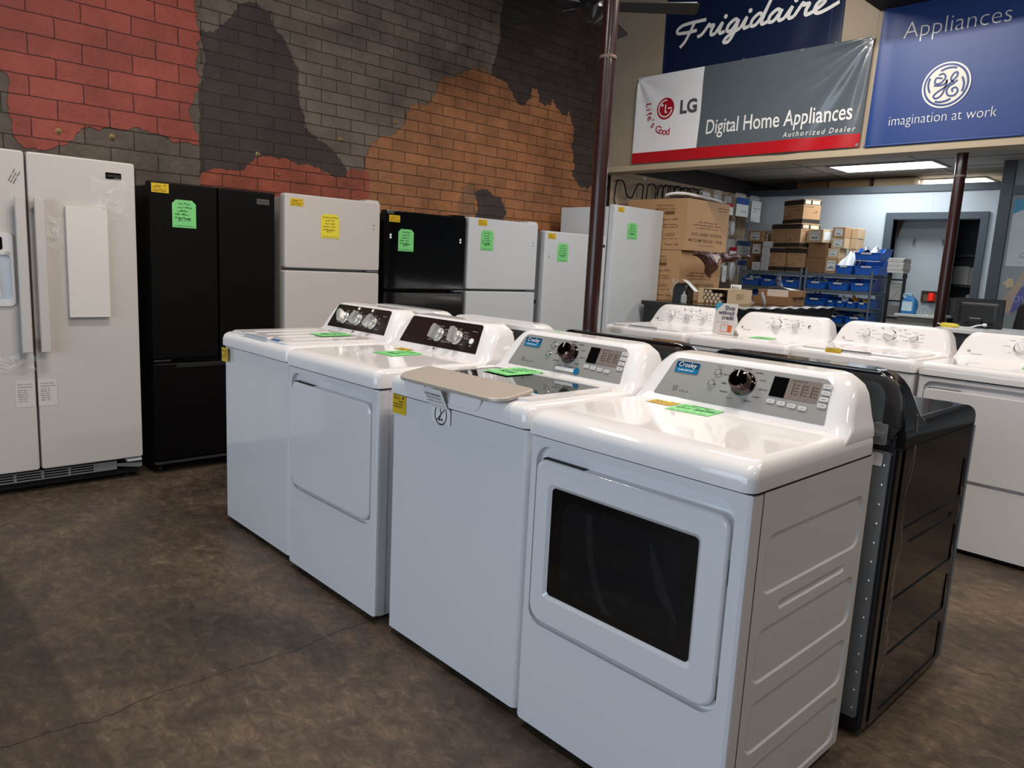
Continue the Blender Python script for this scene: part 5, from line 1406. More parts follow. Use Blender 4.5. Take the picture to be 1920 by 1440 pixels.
t = thing('paper_sheet', 'white folded sheet lying on the top carton on the counter', 'paper', (-3.80, 7.55, BZ + .160), R(10))
g = G(); g.grid(lambda u, v: Vector((-.16 + .32 * u, -.12 + .24 * v, .002 + .028 * math.sin(PI * min(1, u * 1.2)) * (1 - .4 * v))), 12, 4); g.obj('sheet', paper, t, smooth=60)
t = thing('label_printer', 'black label printer with a curl of white paper beside the open box', 'printer', on_counter(-4.19, 6.27), R(10))
g = G(); g.loft([[(p[0] * k, p[1] * k, z) for p in rr(-.075, .075, -.09, .09, .02, 4)] for z, k in ((0, 1), (.12, .98), (.165, .88), (.185, .6))]); g.obj('body', black_plastic, t, smooth=50)
g = G(); g.grid(lambda u, v: Vector((-.02 + .16 * u, -.05 + .1 * v, .19 + .03 * math.cos(u * 3.0) - .05 * u * u)), 12, 3); g.obj('paper_curl', paper, t, smooth=60)
g = G(); g.lathe([(.028, 0), (.03, .01), (.028, .07), (.01, .085), (.008, .11)], Matrix.Translation((.06, -.115, 0)), 16); g.obj('bottle_holder', mat('grey_bottle', '#9fa3a3', .3), t)
g = G(); g.grid(lambda u, v: Vector((-.085 + .03 * math.sin(v * 9) * .3, -.10 + .18 * u, .01 + .20 * v + .02 * math.sin(u * 11))), 10, 8); g.obj('poly_wrap', clear_bag, t, smooth=30)
t = thing('spare_part_pouch', 'crumpled silver pouch leaning on the open box', 'pouch', on_counter(-3.72, 6.98), R(20))
g = G()
for s in (1, -1): g.grid(lambda u, v: Vector((.03 * (v - .5) * 2 * .6 + s * .018 * math.sin(PI * u) * math.sin(PI * v), -.04 + .10 * u + .05 * v, .0 + .12 * (1 - v) + .02 * math.sin(u * 9))), 10, 10)
g.obj('pouch', mat('silver_pouch', '#b8b6b8', .25, metal=.3, var=.2, scale=40), t, smooth=40)
t = thing('folded_receipt_card', 'small white printed card standing behind the open box', 'card', on_counter(-4.12, 7.13), R(30))
g = G(); g.prism([(-.055, 0), (.055, 0), (.055, .19), (-.055, .19)], .003, frame((0, 0, 0), (1, 0, 0), (0, .15, 1))); g.obj('card', paper, t, smooth=0)
g = G(); Mc = frame((0, -.004, 0), (1, 0, 0), (0, .15, 1)); g.rect(-.04, -.028, .02, .17, Mc); g.rect(-.016, -.008, .02, .17, Mc)
for i in range(5): scribble(g, .0, .04, .03 + .03 * i, .015, .004, Mc, i)
g.obj('card_print', ink, t, smooth=0, fix=False)
t = thing('patterned_cloth', 'crumpled patterned cloth heaped behind the open box', 'cloth', on_counter(-4.13, 7.27))
g = G(); g.grid(lambda u, v: Vector((-.16 + .32 * u, -.18 + .36 * v, .10 * math.sin(PI * u) * math.sin(PI * v) * (1 + .3 * math.sin(9 * u + 7 * v)))), 16, 16); g.obj('cloth', mat('mottled_cloth', '#8d8078', .8, var=.5, scale=30), t, smooth=40)
# credit card sign between the first two machines of the far row
t = thing('sign_card', 'white card sign reading Shop without credit, standing on the dryer across the aisle', 'sign', (-2.62, 4.42, .966), R(-6))
F = frame((-.085, 0, 0), (1, 0, 0), (0, .12, 1))
g = G(); g.prism(rr(0, .172, 0, .205, .004, 2), .003, F); g.prism([(0, 0), (.172, 0), (.172, .05), (0, .05)], .003, frame((-.085, .06, 0), (1, 0, 0), (0, -.9, 1))); g.obj('card', mat('pale_sign_card', '#dfd8d4', .4), t, smooth=20)
F2 = F @ Matrix.Translation((0, 0, .0042))
g = G(); g.prism([(0, .150), (.062, .205), (0, .205)], .0003, F2); g.obj('corner_flash', mat('teal_flash', '#3f9dc2', .4), t, smooth=0)
g = G()
for i, wd_ in enumerate(('Shop', 'without', 'credit')): g.text(wd_, .040, F2 @ Matrix.Translation((.155, .162 - .032 * i, .0004)), 'RIGHT', bold=.022)
g.obj('headline_lettering', mat('navy_ink', '#1f2d4a', .5), t, smooth=0, fix=False)
g = G(); g.rect(.062, .120, .016, .062, F2, .0003); g.rect(.122, .150, .016, .062, F2, .0003); g.obj('orange_block', mat('orange_print', '#d8632a', .5), t, smooth=0)
g = G(); g.rect(.066, .116, .020, .058, F2, .0008); g.obj('logo_field', paper, t, smooth=0)
g = G()
for i in range(3): words(g, .068, .114, .026 + .011 * i, .006, .0014, F2 @ Matrix.Translation((0, 0, .0012)), 70 + i)
words(g, .02, .12, .075, .006, .0012, F2 @ Matrix.Translation((0, 0, .0006)), 77)
g.obj('small_print', ink_grey, t, smooth=0, fix=False)
# ------------------------------------------------------------------ parts racks with blue bins
RZT = 1.43
LEV = [1.43, 1.245, 1.055, .868, .66, .30]
def rack(label, x0, x1, y0=8.58, y1=9.04):
    t = thing('wire_rack', label, 'rack', ((x0 + x1) / 2, (y0 + y1) / 2, 0), 0, 'grey parts racks')
    hx, hy = (x1 - x0) / 2, (y1 - y0) / 2
    for sx_ in (-1, 1):
        for sy_ in (-1, 1):
            g = G(); g.lathe([(.014, 0), (.014, RZT + .035), (.011, RZT + .045)], Matrix.Translation((sx_ * (hx - .014), sy_ * (hy - .014), 0)), 12); g.obj('post', rack_grey, t)
    for z in LEV:
        g = G()
        for s in (-1, 1):
            for dz in (-.004, -.034):
                g.cyl((-hx, s * (hy - .014), z + dz), (hx, s * (hy - .014), z + dz), .004, 6)
                g.cyl((s * (hx - .014), -hy, z + dz), (s * (hx - .014), hy, z + dz), .004, 6)
            g.box(-hx + .02, hx - .02, s * (hy - .014) - .003, s * (hy - .014) + .003, z - .034, z - .006)
            n = 9
            P = [(s * (hx - .014), -hy + .03 + (2 * hy - .06) * i / (2 * n), z - (.006 if i % 2 else .032)) for i in range(2 * n + 1)]
            g.tube(P, .0025, 5)
        for i in range(12):
            y = -hy + .03 + (2 * hy - .06) * i / 11; g.cyl((-hx + .01, y, z - .002), (hx - .01, y, z - .002), .0022, 5)
        g.obj('shelf', rack_grey, t)
    return t
rack('grey wire parts rack under the black-banded cartons', -4.94, -4.115)
rack('grey wire parts rack at the right, under the blue bins', -4.085, -3.30)

def blue_bin(label, x0, x1, z, h, y=8.60, dp=.34, rz=0.0, stuff=None, seed=1, group='blue parts bins on the racks', label_card=True):
    wd = x1 - x0
    t = thing('parts_bin', label, 'bin', ((x0 + x1) / 2, y, z), rz, group)
    hw = wd / 2 - .004; k = .86; lip = h * .62
    th = .005
    # open-fronted hopper bin: tapered walls, cut-down front
    def side(s, q):
        return [(s * (hw * k - q), q, th * (q > 0)), (s * (hw - q), 0 + q, lip), (s * (hw - q), dp * .22, lip), (s * (hw - q), dp * .42, h), (s * (hw - q), dp - q, h), (s * (hw * k - q), dp - q, th * (q > 0))]
    g = G()
    for s in (-1, 1):
        a, b = side(s, 0), side(s, th)
        g.loft([a, b])
    fr = [(-hw * k, 0.004, 0), (hw * k, .004, 0), (hw, 0, lip), (-hw, 0, lip)]; g.loft([fr, [(p[0], p[1] + th, p[2]) for p in fr]])
    bk = [(-hw * k, dp - th, 0), (hw * k, dp - th, 0), (hw, dp - th, h), (-hw, dp - th, h)]; g.loft([bk, [(p[0], p[1] + th, p[2]) for p in bk]])
    fl = [(-hw * k, 0, 0), (hw * k, 0, 0), (hw * k, dp, 0), (-hw * k, dp, 0)]; g.loft([fl, [(p[0], p[1], th) for p in fl]])
    g.box(-hw, hw, -.012, .004, lip - .012, lip + .002, .002)
    for s in (-1, 1): g.box(s * hw - .006, s * hw + .006, dp * .42, dp, h - .006, h + .001)
    g.obj('hopper', bin_blue, t, smooth=30)
    if label_card:
        g = G(); g.rect(-wd * .22, wd * .16, lip - .020, lip - .001, frame((0, -.0135, 0), (1, 0, 0), (0, 0, 1))); lc_ = g.obj('label_card', paper, t, smooth=0, fix=False)
        g = G(); scribble(g, -wd * .20, wd * .14, lip - .017, .012, .0018, frame((0, -.0142, 0), (1, 0, 0), (0, 0, 1)), seed); g.obj('label_print', ink_grey, t, smooth=0, fix=False)
    if stuff:
        rnd = random.Random(seed); ph = [rnd.random() * 6 for _ in range(4)]
        m, hh = stuff
        g = G(); g.grid(lambda u, v: Vector(((u - .5) * wd * .84, .02 + (dp - .05) * v, lip * .62 + (hh + .012) * math.sin(PI * u) * math.sin(PI * min(1, v + .2)) * (1 + .35 * math.sin(11 * u + 7 * v + ph[0]) + .2 * math.sin(19 * u - 13 * v + ph[1])))), 18, 14)
        c = g.obj('contents', m, t, smooth=20); c['kind'] = 'stuff'
    return t
grey_stuff = mat('grey_bagged_parts', '#80868c', .3, metal=.3, var=.45, scale=45)
white_stuff = mat('white_bagged_parts', '#c9ced2', .3, var=.25, scale=40)
silver_stuff = mat('foil_wrapped_parts', '#9aa0a4', .22, metal=.6, var=.5, scale=30)
gold_stuff = mat('yellow_brown_parts', '#c08a2e', .4, var=.5, scale=30)
# on top of the right rack
blue_bin('blue bin holding a white bag, on top of the right rack', -3.735, -3.535, RZT + .003, .15, dp=.22, stuff=(white_stuff, .03), seed=3)
blue_bin('lower blue bin of the stacked pair at the right end of the rack top', -3.525, -3.235, RZT + .003, .155, seed=4)
blue_bin('upper blue bin full of foil-wrapped parts, stacked at the right end of the rack top', -3.525, -3.235, RZT + .165, .13, y=8.56, stuff=(silver_stuff, .075), seed=5)
t = thing('white_bag', 'white crumpled bag sticking up out of the blue bin on the rack top', 'bag', (-3.63, 8.70, RZT + .06))
g = G(); rnd = random.Random(9)
g.grid(lambda u, v: Vector(((u - .5) * (.18 - .09 * v) + .05 * v, -.02 - .075 * (1 - v), .03 + .165 * v + .012 * math.sin(14 * u + 6 * v))), 14, 10); g.obj('bag_front', mat('bright_white_bag', '#eef0f2', .4), t, smooth=40)
g = G(); g.grid(lambda u, v: Vector(((u - .5) * (.18 - .09 * v) + .05 * v, .05 - .05 * v, .03 + .16 * v)), 6, 6); g.obj('bag_back', mat('bright_white_bag', '#eef0f2', .4), t, smooth=40)
# shelf bins: (label, x0, x1, level, height, contents)
SB = [
 ('blue bin of bagged parts at the left end of the top shelf, left rack', -4.905, -4.655, 1, .135, white_stuff, .05),
 ('dark-filled blue bin in the middle of the top shelf, left rack', -4.645, -4.430, 1, .130, None, 0),
 ('blue bin next to the centre posts, top shelf of the left rack', -4.365, -4.135, 1, .130, grey_stuff, .03),
 ('blue bin with a metal part sticking out, top shelf of the right rack', -4.060, -3.815, 1, .135, silver_stuff, .055),
 ('middle blue bin with grey parts, top shelf of the right rack', -3.800, -3.555, 1, .135, grey_stuff, .05),
 ('wide blue bin at the right end of the top shelf, right rack', -3.545, -3.325, 1, .140, None, 0),
 ('blue bin behind the small carton, second shelf of the left rack', -4.36, -4.13, 2, .13, None, 0),
 ('blue bin at the left end of the second shelf, left rack', -4.88, -4.64, 2, .13, grey_stuff, .04),
 ('empty wide blue bin at the left of the second shelf, right rack', -4.060, -3.800, 2, .130, None, 0),
 ('narrow dark blue bin on the second shelf of the right rack', -3.790, -3.690, 2, .105, None, 0),
 ('narrow blue bin holding a white part, second shelf of the right rack', -3.685, -3.575, 2, .105, white_stuff, .06),
 ('narrow blue bin with an orange part, second shelf of the right rack', -3.570, -3.450, 2, .105, gold_stuff, .07),
 ('narrow blue bin with a yellow part at the right of the second shelf', -3.445, -3.325, 2, .105, gold_stuff, .05),
 ('small blue bin at the left of the third shelf, right rack', -4.060, -3.945, 3, .11, None, 0),
 ('second small blue bin on the third shelf, right rack', -3.940, -3.825, 3, .11, grey_stuff, .04),
 ('blue bin of flat bags on the third shelf, right rack', -3.815, -3.575, 3, .135, grey_stuff, .06),
 ('blue bin of clear bags at the right of the third shelf', -3.565, -3.325, 3, .135, silver_stuff, .07),
 ('blue bin on the lowest visible shelf, between two white washers', -3.815, -3.520, 4, .15, None, 0),
]
for i, (lb, a, b, lv, h, m, hh) in enumerate(SB):
    blue_bin(lb, a, b, LEV[lv] + .003, h, stuff=(m, hh) if m else None, seed=30 + i)
t = thing('grey_poly_bag', 'grey plastic bag hanging between two blue bins on the left rack', 'bag', (-4.398, 8.585, 1.248))
g = G(); g.grid(lambda u, v: Vector(((u - .5) * .06 * (1 + .5 * (1 - v)) + .03 * (1 - v) ** 3, -.01 - .02 * math.sin(PI * u) * (1 + .3 * math.sin(v * 15)), .155 * v)), 8, 14); g.obj('bag', mat('grey_film', '#7f8791', .25, alpha=.8), t, smooth=40)

# cartons on top of the left rack
def banded(label, loc, rz, sx, sy, sz, m=carton):
    t = thing('banded_carton', label, 'cardboard box', loc, rz, 'black-banded cartons')
    g = G(); g.box(-sx / 2, sx / 2, -sy / 2, sy / 2, 0, sz, .003, 1); g.obj('carton', m, t)
    g = G()
    for a, b in ((sz * .78, sz * .97), (sz * .03, sz * .19)):
        g.box(-sx / 2 - .001, sx / 2 + .001, -sy / 2 - .001, sy / 2 + .001, a, b)
    g.obj('printed_band', carton_rim, t, smooth=0)
    g = G(); M1 = frame((-sx / 2, -sy / 2 - .0022, 0), (1, 0, 0), (0, 0, 1)); M2_ = frame((sx / 2 + .0022, -sy / 2, 0), (0, 1, 0), (0, 0, 1))
    scribble(g, sx * .06, sx * .2, sz * .26, sz * .08, sz * .02, M1, 3); scribble(g, sx * .3, sx * .4, sz * .28, sz * .10, sz * .02, M1, 4); scribble(g, sx * .62, sx * .85, sz * .52, sz * .10, sz * .012, M1, 5); words(g, sx * .2, sx * .8, sz * .70, sz * .03, sz * .01, M1, 6)
    words(g, sy * .1, sy * .6, sz * .68, sz * .035, sz * .01, M2_, 7); scribble(g, sy * .6, sy * .85, sz * .45, sz * .12, sz * .012, M2_, 8)
    g.obj('carton_print', ink_brown, t, smooth=0, fix=False)
    g = G(); g.rect(sy * .08, sy * .38, sz * .80, sz * .95, M2_); g.rect(sy * .48, sy * .92, sz * .80, sz * .95, M2_); g.obj('white_panel', mat('cream_print', '#d8c9ae', .6), t, smooth=0)
    return t
AZ = R(-17)
z0 = RZT + .003
banded('black-banded carton, lower left of the stack on the left rack', (-4.475, 8.80, z0), R(-4), .235, .33, .282)
banded('black-banded carton with a torn band, lower right of the stack on the left rack', (-4.225, 8.80, z0), R(-4), .235, .33, .282)
banded('black-banded carton, middle left of the stack on the left rack', (-4.465, 8.82, z0 + .284), AZ, .225, .31, .282)
banded('black-banded carton, middle right of the stack on the left rack', (-4.240, 8.75, z0 + .284), AZ, .225, .31, .282)
banded('single black-banded carton on top of the stack', (-4.32, 8.83, z0 + .568), R(-28), .38, .24, .285)
def small_label_box(label, loc, rz, sx, sy, sz, m=carton, lab=True, side_lab=False, group='small boxes on the racks'):
    t = box_thing('small_box', label, loc, rz, sx, sy, sz, m, 'cardboard box', group, seam=False)
    if lab:
        F = frame((-sx / 2, -sy / 2 - .001, 0), (1, 0, 0), (0, 0, 1)); g = G(); g.rect(sx * .18, sx * .82, sz * .18, sz * .85, F); g.obj('address_label', paper, t, smooth=0, fix=False)
        F = F @ Matrix.Translation((0, 0, .001)); g = G(); words(g, sx * .24, sx * .76, sz * .68, sz * .07, sz * .02, F, 3); scribble(g, sx * .3, sx * .7, sz * .3, sz * .2, sz * .04, F, 4); g.obj('label_print', ink, t, smooth=0, fix=False)
    if side_lab:
        F = frame((sx / 2 + .001, -sy / 2, 0), (0, 1, 0), (0, 0, 1)); g = G(); g.rect(sy * .1, sy * .8, sz * .2, sz * .85, F); g.obj('address_label', paper, t, smooth=0, fix=False)
    return t
small_label_box('plain brown box, lower of the two beside the banded stack', (-3.995, 8.76, z0), 0, .22, .26, .170, carton_dark, False)
small_label_box('plain brown box, upper of the two beside the banded stack', (-3.985, 8.76, z0 + .172), 0, .22, .26, .170, carton_dark, False)
small_label_box('brown box with a white label at the foot of the rack-top pile', (-3.80, 8.74, z0), 0, .155, .22, .172)
small_label_box('small box with a large white label, third from the top of the right pile', (-3.80, 8.75, z0 + .174), 0, .135, .20, .110, carton_light)
small_label_box('small box with a white label, second from the top of the right pile', (-3.768, 8.76, z0 + .286), R(2), .150, .20, .118, carton_light)
small_label_box('small box with a white label on top of the right pile', (-3.765, 8.76, z0 + .406), R(-2), .145, .20, .120)
small_label_box('pale narrow box beside the pile, lower', (-3.660, 8.93, z0), 0, .085, .20, .285, carton_light, False)
small_label_box('pale narrow box beside the pile, middle', (-3.655, 8.92, z0 + .287), 0, .075, .20, .118, carton_light, False)
small_label_box('pale narrow box beside the pile, top', (-3.65, 8.92, z0 + .407), 0, .075, .20, .118, carton_light, False)
small_label_box('tilted pale box with two white labels, leaning on the banded cartons', (-3.985, 8.70, z0 + .345), R(-22), .25, .20, .150, carton_light, True, True)
small_label_box('brown box with a printed label at the top left of the left rack', (-4.815, 8.80, z0 + .350), R(-6), .21, .22, .135)
small_label_box('brown box in the middle of the left pile on the left rack', (-4.80, 8.82, z0 + .175), 0, .17, .22, .172, carton_dark, True)
small_label_box('brown box at the bottom of the left pile on the left rack', (-4.87, 8.82, z0), 0, .09, .22, .172, carton_dark, False)
small_label_box('white boxed part at the bottom of the left pile', (-4.765, 8.74, z0), 0, .11, .14, .100, paper, True)
small_label_box('slim white boxed part beside it at the bottom of the left pile', (-4.685, 8.76, z0), 0, .045, .12, .110, paper, False)
t = thing('tape_dispenser', 'clear roll of tape standing on the white box stack', 'tape roll', (-4.645, 8.72, z0 + .360))
g = G(); g.tube(smooth_pts([(-.03, 0, .006), (-.028, 0, .08), (0, 0, .105), (.028, 0, .08), (.03, 0, .006)], 5), .008, 8); g.obj('arch', mat('clear_acrylic', '#cfd3d5', .1, alpha=.6), t)
prev = None
for i in range(6):
    h = (.052, .052, .052, .050, .055, .088)[i]
    z = z0 + (0, .053, .106, .159, .210, .266)[i]
    lb = ('white narrow box at the bottom of the white stack', 'second white narrow box from the bottom of the stack', 'third white narrow box from the bottom of the stack', 'fourth white narrow box from the bottom of the stack', 'fifth white narrow box from the bottom of the stack', 'tall white box on top of the narrow white stack')[i]
    t = thing('white_box', lb, 'box', (-4.632 + .004 * (i % 2), 8.74, z), R(-2 + 3 * (i % 2)), 'white boxes stacked on the left rack')
    g = G(); g.box(-.055, .055, -.10, .10, 0, h, .002, 1); g.obj('box', mat('pale_white_box', '#cfcfd2', .6), t)
    g = G(); words(g, -.03, .035, .018, .009, .002, frame((0, -.1012, 0), (1, 0, 0), (0, 0, 1)), i); g.obj('box_print', ink_grey, t, smooth=0, fix=False)

# black rack of leaflets, magazines, jug, table
t = thing('magazine_rack', 'tall slim black metal rack of leaflets beside the framed opening', 'rack', (-3.035, 8.55, 0))
g = G()
for s in (-1, 1): g.box(s * .078 - .012, s * .078 + .012, -.02, .02, 0, 1.44, .003); g.lathe([(.022, 0), (.022, .04), (.015, .05)], Matrix.Translation((s * .078, 0, 1.415)), 12)
g.obj('upright', black_plastic, t)
for i, z in enumerate((1.385, 1.16, .98, .72, .45, .2)):
    g = G(); g.box(-.072, .072, -.016, .016, z, z + .018, .002); g.obj('crossbar', black_plastic, t)
for i, (z, h, m_) in enumerate(((1.18, .18, '#a7a5a2'), (1.02, .10, '#7c7b7a'), (.80, .20, '#b9b1a8'))):
    q = thing('leaflet', ('pale leaflets in the top pocket of the black rack', 'grey leaflets in the middle pocket of the black rack', 'printed leaflets in the lower pocket of the black rack')[i], 'leaflet', (-3.035, 8.575, z + .0))
    g = G(); g.box(-.062, .062, -.010, .012, 0, h); g.obj('leaflet', mat('leaflet_%d' % i, m_, .6, var=.15, scale=30), q)
    g = G(); words(g, -.05, .05, h * .7, .014, .003, frame((0, -.0112, 0), (1, 0, 0), (0, 0, 1)), i); g.ribbon([(-.04, .01), (.04, h * .6)], .004, frame((0, -.0112, 0), (1, 0, 0), (0, 0, 1))); g.obj('leaflet_print', ink_grey, q, smooth=0, fix=False)
rnd = random.Random(8)
for i in range(10):
    z = 1.468 + .0155 * i
    q = thing('magazine', 'thin magazine in the pile on top of the slim black rack', 'magazine', (-3.03 + .006 * (rnd.random() - .5), 8.55, z), R(8 * (rnd.random() - .5)), 'magazines piled on the black rack')
    g = G(); g.box(-.08, .08, -.105, .105, 0, .0145, .001, 1); g.obj('pages', mat('magazine_%d' % (i % 3), ('#dcd8d2', '#bdb9b2', '#cdc8c1')[i % 3], .5, var=.1, scale=60), q)
t = thing('side_table', 'small pale cabinet table under the blue jug', 'table', (-2.715, 8.50, 0))
g = G(); g.box(-.20, .20, -.24, .24, 1.022, 1.048, .004); g.obj('table_top', mat('pale_table_top', '#d3d3cf', .35), t)
g = G(); g.box(-.18, .17, -.20, .22, .0, 1.02); g.obj('cabinet_body', mat('grey_cabinet', '#8c8c88', .5), t)
t = thing('detergent_jug', 'blue and white plastic jug standing on the small pale table', 'jug', (-2.83, 8.42, 1.048))
g = G(); g.loft([[(p[0] * k, p[1] * k, z) for p in rr(-.075, .075, -.055, .055, .03, 4)] for z, k in ((0, .95), (.01, 1), (.10, 1), (.14, .88), (.165, .62), (.178, .35), (.185, .30))]); jg = g.obj('jug_body', mat('blue_jug', '#2c78b4', .25, coat=.2), t, smooth=50)
g = G(); g.lathe([(.020, .183), (.021, .185), (.021, .208), (.017, .211)], I4, 16); g.obj('cap', mat('pale_blue_cap', '#a5d0e6', .3), t)
g = G(); g.tube(smooth_pts([(-.05, 0, .155), (-.07, 0, .19), (-.03, 0, .205), (.005, 0, .19)], 5), .010, 8); g.obj('grip', mat('pale_blue_cap', '#a5d0e6', .3), t)
g = G(); g.grid(lambda u, v: Vector((-.055 + .10 * u, -.0585, .03 + .10 * v)), 2, 2); g.obj('jug_label', mat('jug_label', '#c9dce6', .4, var=.2, scale=40), t, smooth=0)
for i in range(4):
    q = thing('glass_bottle', ('tiny clear bottle nearest the jug on the pale table', 'second tiny clear bottle from the jug on the pale table', 'third tiny clear bottle from the jug on the pale table', 'fourth tiny clear bottle from the jug on the pale table')[i], 'bottle', (-2.735 + .038 * i, 8.40, 1.048), 0, 'tiny bottles on the pale table')
    g = G(); g.lathe([(.013, 0), (.014, .004), (.014, .035 + .012 * (i % 2)), (.006, .05 + .012 * (i % 2)), (.006, .062 + .012 * (i % 2))], I4, 12); g.obj('bottle', mat('clear_glass_bottle', '#b9c6cc', .08, alpha=.5), q)
q = thing('cloth_pad', 'folded pale cloth at the right end of the small table', 'cloth', (-2.575, 8.42, 1.048))
g = G(); g.loft([[(p[0], p[1], z) for p in rr(-.05, .05, -.06, .06, .02, 3)] for z in (0, .012)]); g.loft([[(p[0], p[1], z) for p in rr(-.035, .035, -.05, .045, .02, 3)] for z in (.012, .02)]); g.obj('cloth', mat('pale_olive_cloth', '#a9a790', .8), q, smooth=40)
# framed niche with a red lamp on the inner partition, and two hooks
t = thing('wall_niche', 'small brown framed niche low on the pale partition behind the jug', 'niche', (-3.03, YB + .30, 1.222))
g = G(); g.box(-.085, .085, -.003, -.001, -.055, .055); g.obj('niche_back', mat('niche_brown', '#6a5038', .6), t)
M = Matrix(((1, 0, 0, 0), (0, 0, -1, 0), (0, 1, 0, 0), (0, 0, 0, 1)))
g = G(); g.prism(rr(-.095, .095, -.065, .065, .003, 1), .022, M, hole=[rr(-.08, .08, -.05, .05, .003, 1)]); g.obj('frame', mat('niche_frame', '#4a3c30', .5), t, smooth=0)
t = thing('red_beacon', 'small red cylinder glowing in the framed niche', 'beacon', (-3.01, YB + .276, 1.173))
g = G(); g.lathe([(.034, 0), (.034, .075), (.028, .088), (.01, .09)], I4, 18); g.obj('lens', mat('red_lens', '#e0261c', .3, emit=.35), t)
for x, lb in ((-3.28, 'left coat hook on the pale partition inside the opening'), (-2.965, 'right coat hook on the pale partition inside the opening')):
    t = thing('coat_hook', lb, 'hook', (x, YB + .30, 1.875), 0, 'coat hooks on the partition')
    g = G(); g.box(-.018, .018, -.006, 0, -.02, .02, .003); g.obj('plate', steel, t)
    g = G(); g.tube(smooth_pts([(0, -.004, .0), (0, -.03, -.01), (0, -.045, -.035), (0, -.03, -.055), (0, -.02, -.045)], 4), .006, 8); g.obj('prong', steel, t)
# dark shelf with stacks in the far office
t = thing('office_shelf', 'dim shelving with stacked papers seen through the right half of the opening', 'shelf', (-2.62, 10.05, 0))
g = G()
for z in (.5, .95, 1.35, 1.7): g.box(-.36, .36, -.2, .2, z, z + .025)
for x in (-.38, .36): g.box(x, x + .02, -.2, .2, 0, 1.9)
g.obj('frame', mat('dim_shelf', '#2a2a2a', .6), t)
rnd = random.Random(12)
for i, (x, z) in enumerate(((-.28, .98), (-.0, .98), (.28, .98), (-.26, 1.38), (.0, 1.38), (.28, 1.38), (.0, .53))):
    h = .18 + .13 * rnd.random()
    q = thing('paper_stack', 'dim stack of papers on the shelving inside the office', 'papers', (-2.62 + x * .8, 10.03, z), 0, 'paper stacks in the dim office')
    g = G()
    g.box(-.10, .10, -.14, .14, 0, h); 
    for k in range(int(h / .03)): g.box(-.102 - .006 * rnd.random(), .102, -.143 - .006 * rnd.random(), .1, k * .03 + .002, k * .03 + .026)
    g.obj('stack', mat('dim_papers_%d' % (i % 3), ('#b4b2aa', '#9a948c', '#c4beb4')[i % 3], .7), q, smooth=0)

# cartons on the office roof
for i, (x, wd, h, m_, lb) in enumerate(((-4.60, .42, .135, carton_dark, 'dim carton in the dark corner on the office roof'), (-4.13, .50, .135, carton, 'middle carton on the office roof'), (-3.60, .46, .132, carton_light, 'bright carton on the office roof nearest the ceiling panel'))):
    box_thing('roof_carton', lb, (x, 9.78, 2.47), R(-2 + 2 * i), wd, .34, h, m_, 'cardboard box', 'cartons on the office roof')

# desk, monitor, chair, poster
t = thing('office_desk', 'white desk behind the row of white washers', 'desk', (-1.35, 7.10, 0))
g = G(); g.box(-.70, 1.0, -.38, .40, .985, 1.02, .008); g.obj('desk_top', mat('white_desk_top', '#d5d7d9', .3), t)
for x in (-.66, .96):
    g = G(); g.box(x - .02, x + .02, -.34, .36, 0, .985); g.obj('leg', mat('dark_desk_leg', '#2c3036', .4), t)
g = G(); g.box(-.64, .94, -.35, -.33, .62, .975); g.obj('modesty_panel', mat('dark_desk_leg', '#2c3036', .4), t)
t = thing('monitor', 'black computer monitor seen from behind on the white desk', 'monitor', (-1.868, 7.20, 1.02), R(-3))
g = G(); g.loft([[(p[0], y, p[1]) for p in rr(-.185, .185, -.01, .245, .006, 2)] for y in (.012, -.012)]); g.loft([[(p[0], y, p[1]) for p in rr(-.15 + k, .15 - k, .03 + k, .21 - k, .02, 3)] for y, k in ((-.012, 0), (-.028, .03))]); g.obj('back_shell', mat('black_monitor', '#17191b', .4), t, smooth=30)
g = G(); g.box(-.055, .04, -.045, -.02, .0, .075, .004); g.obj('stand_neck', black_plastic, t)
g = G(); g.box(-.05, .035, -.047, -.044, .078, .084); g.obj('neck_edge', silver, t)
g = G(); g.box(-.11, .11, -.10, .06, .0, .010, .003); g.obj('stand_base', black_plastic, t)
q = thing('yellow_tool', 'yellow hand tool lying on the white desk in front of the monitor', 'tool', (-1.98, 6.86, 1.02), R(-8))
g = G(); g.loft([[(x, y * k, .018 + z * k) for (y, z) in ((-.022, -.018), (.022, -.018), (.026, 0), (.014, .018), (-.014, .018), (-.026, 0))] for x, k in ((-.07, .4), (-.05, 1), (.03, 1), (.06, .7), (.08, .3))]); g.obj('handle', mat('yellow_tool', '#d8c23c', .4), q, smooth=40)
q = thing('power_cord', 'white cord with a plug lying on the desk by the yellow tool', 'cord', (-1.93, 6.92, 1.024))
g = G(); g.tube(smooth_pts([(-.16, .0, .02), (-.08, .02, .004), (0, .0, .004), (.08, .02, .004), (.13, .03, .025), (.17, .04, .032)], 6), .006, 8); g.obj('cord', white_plastic, q)
g = G(); g.lathe([(.010, -.015), (.014, 0), (.010, .015)], frame((.18, .042, .034), (0, 1, 0), (0, 0, 1)), 12); g.obj('plug', white_plastic, q)
t = thing('office_chair', 'black leather office chair back at the right edge of the photo', 'chair', (-1.44, 7.60, 0))
g = G(); g.loft([[(p[0] * k, p[1] * .55 * k + .04 * math.sin((z - .7) * 4), z) for p in rr(-.27, .27, -.10, .10, .09, 5)] for z, k in ((.56, .80), (.62, .95), (.80, 1.0), (1.05, .98), (1.20, .92), (1.27, .78), (1.30, .5))]); g.obj('backrest', leather, t, smooth=60)
g = G(); g.loft([[(p[0], p[1], z) for p in rr(-.27, .27, .02, .54, .1, 5)] for z in (.46, .54)]); g.obj('seat', leather, t, smooth=60)
g = G(); g.cyl((0, .28, .08), (0, .28, .46), .03, 12); g.obj('gas_post', steel, t)
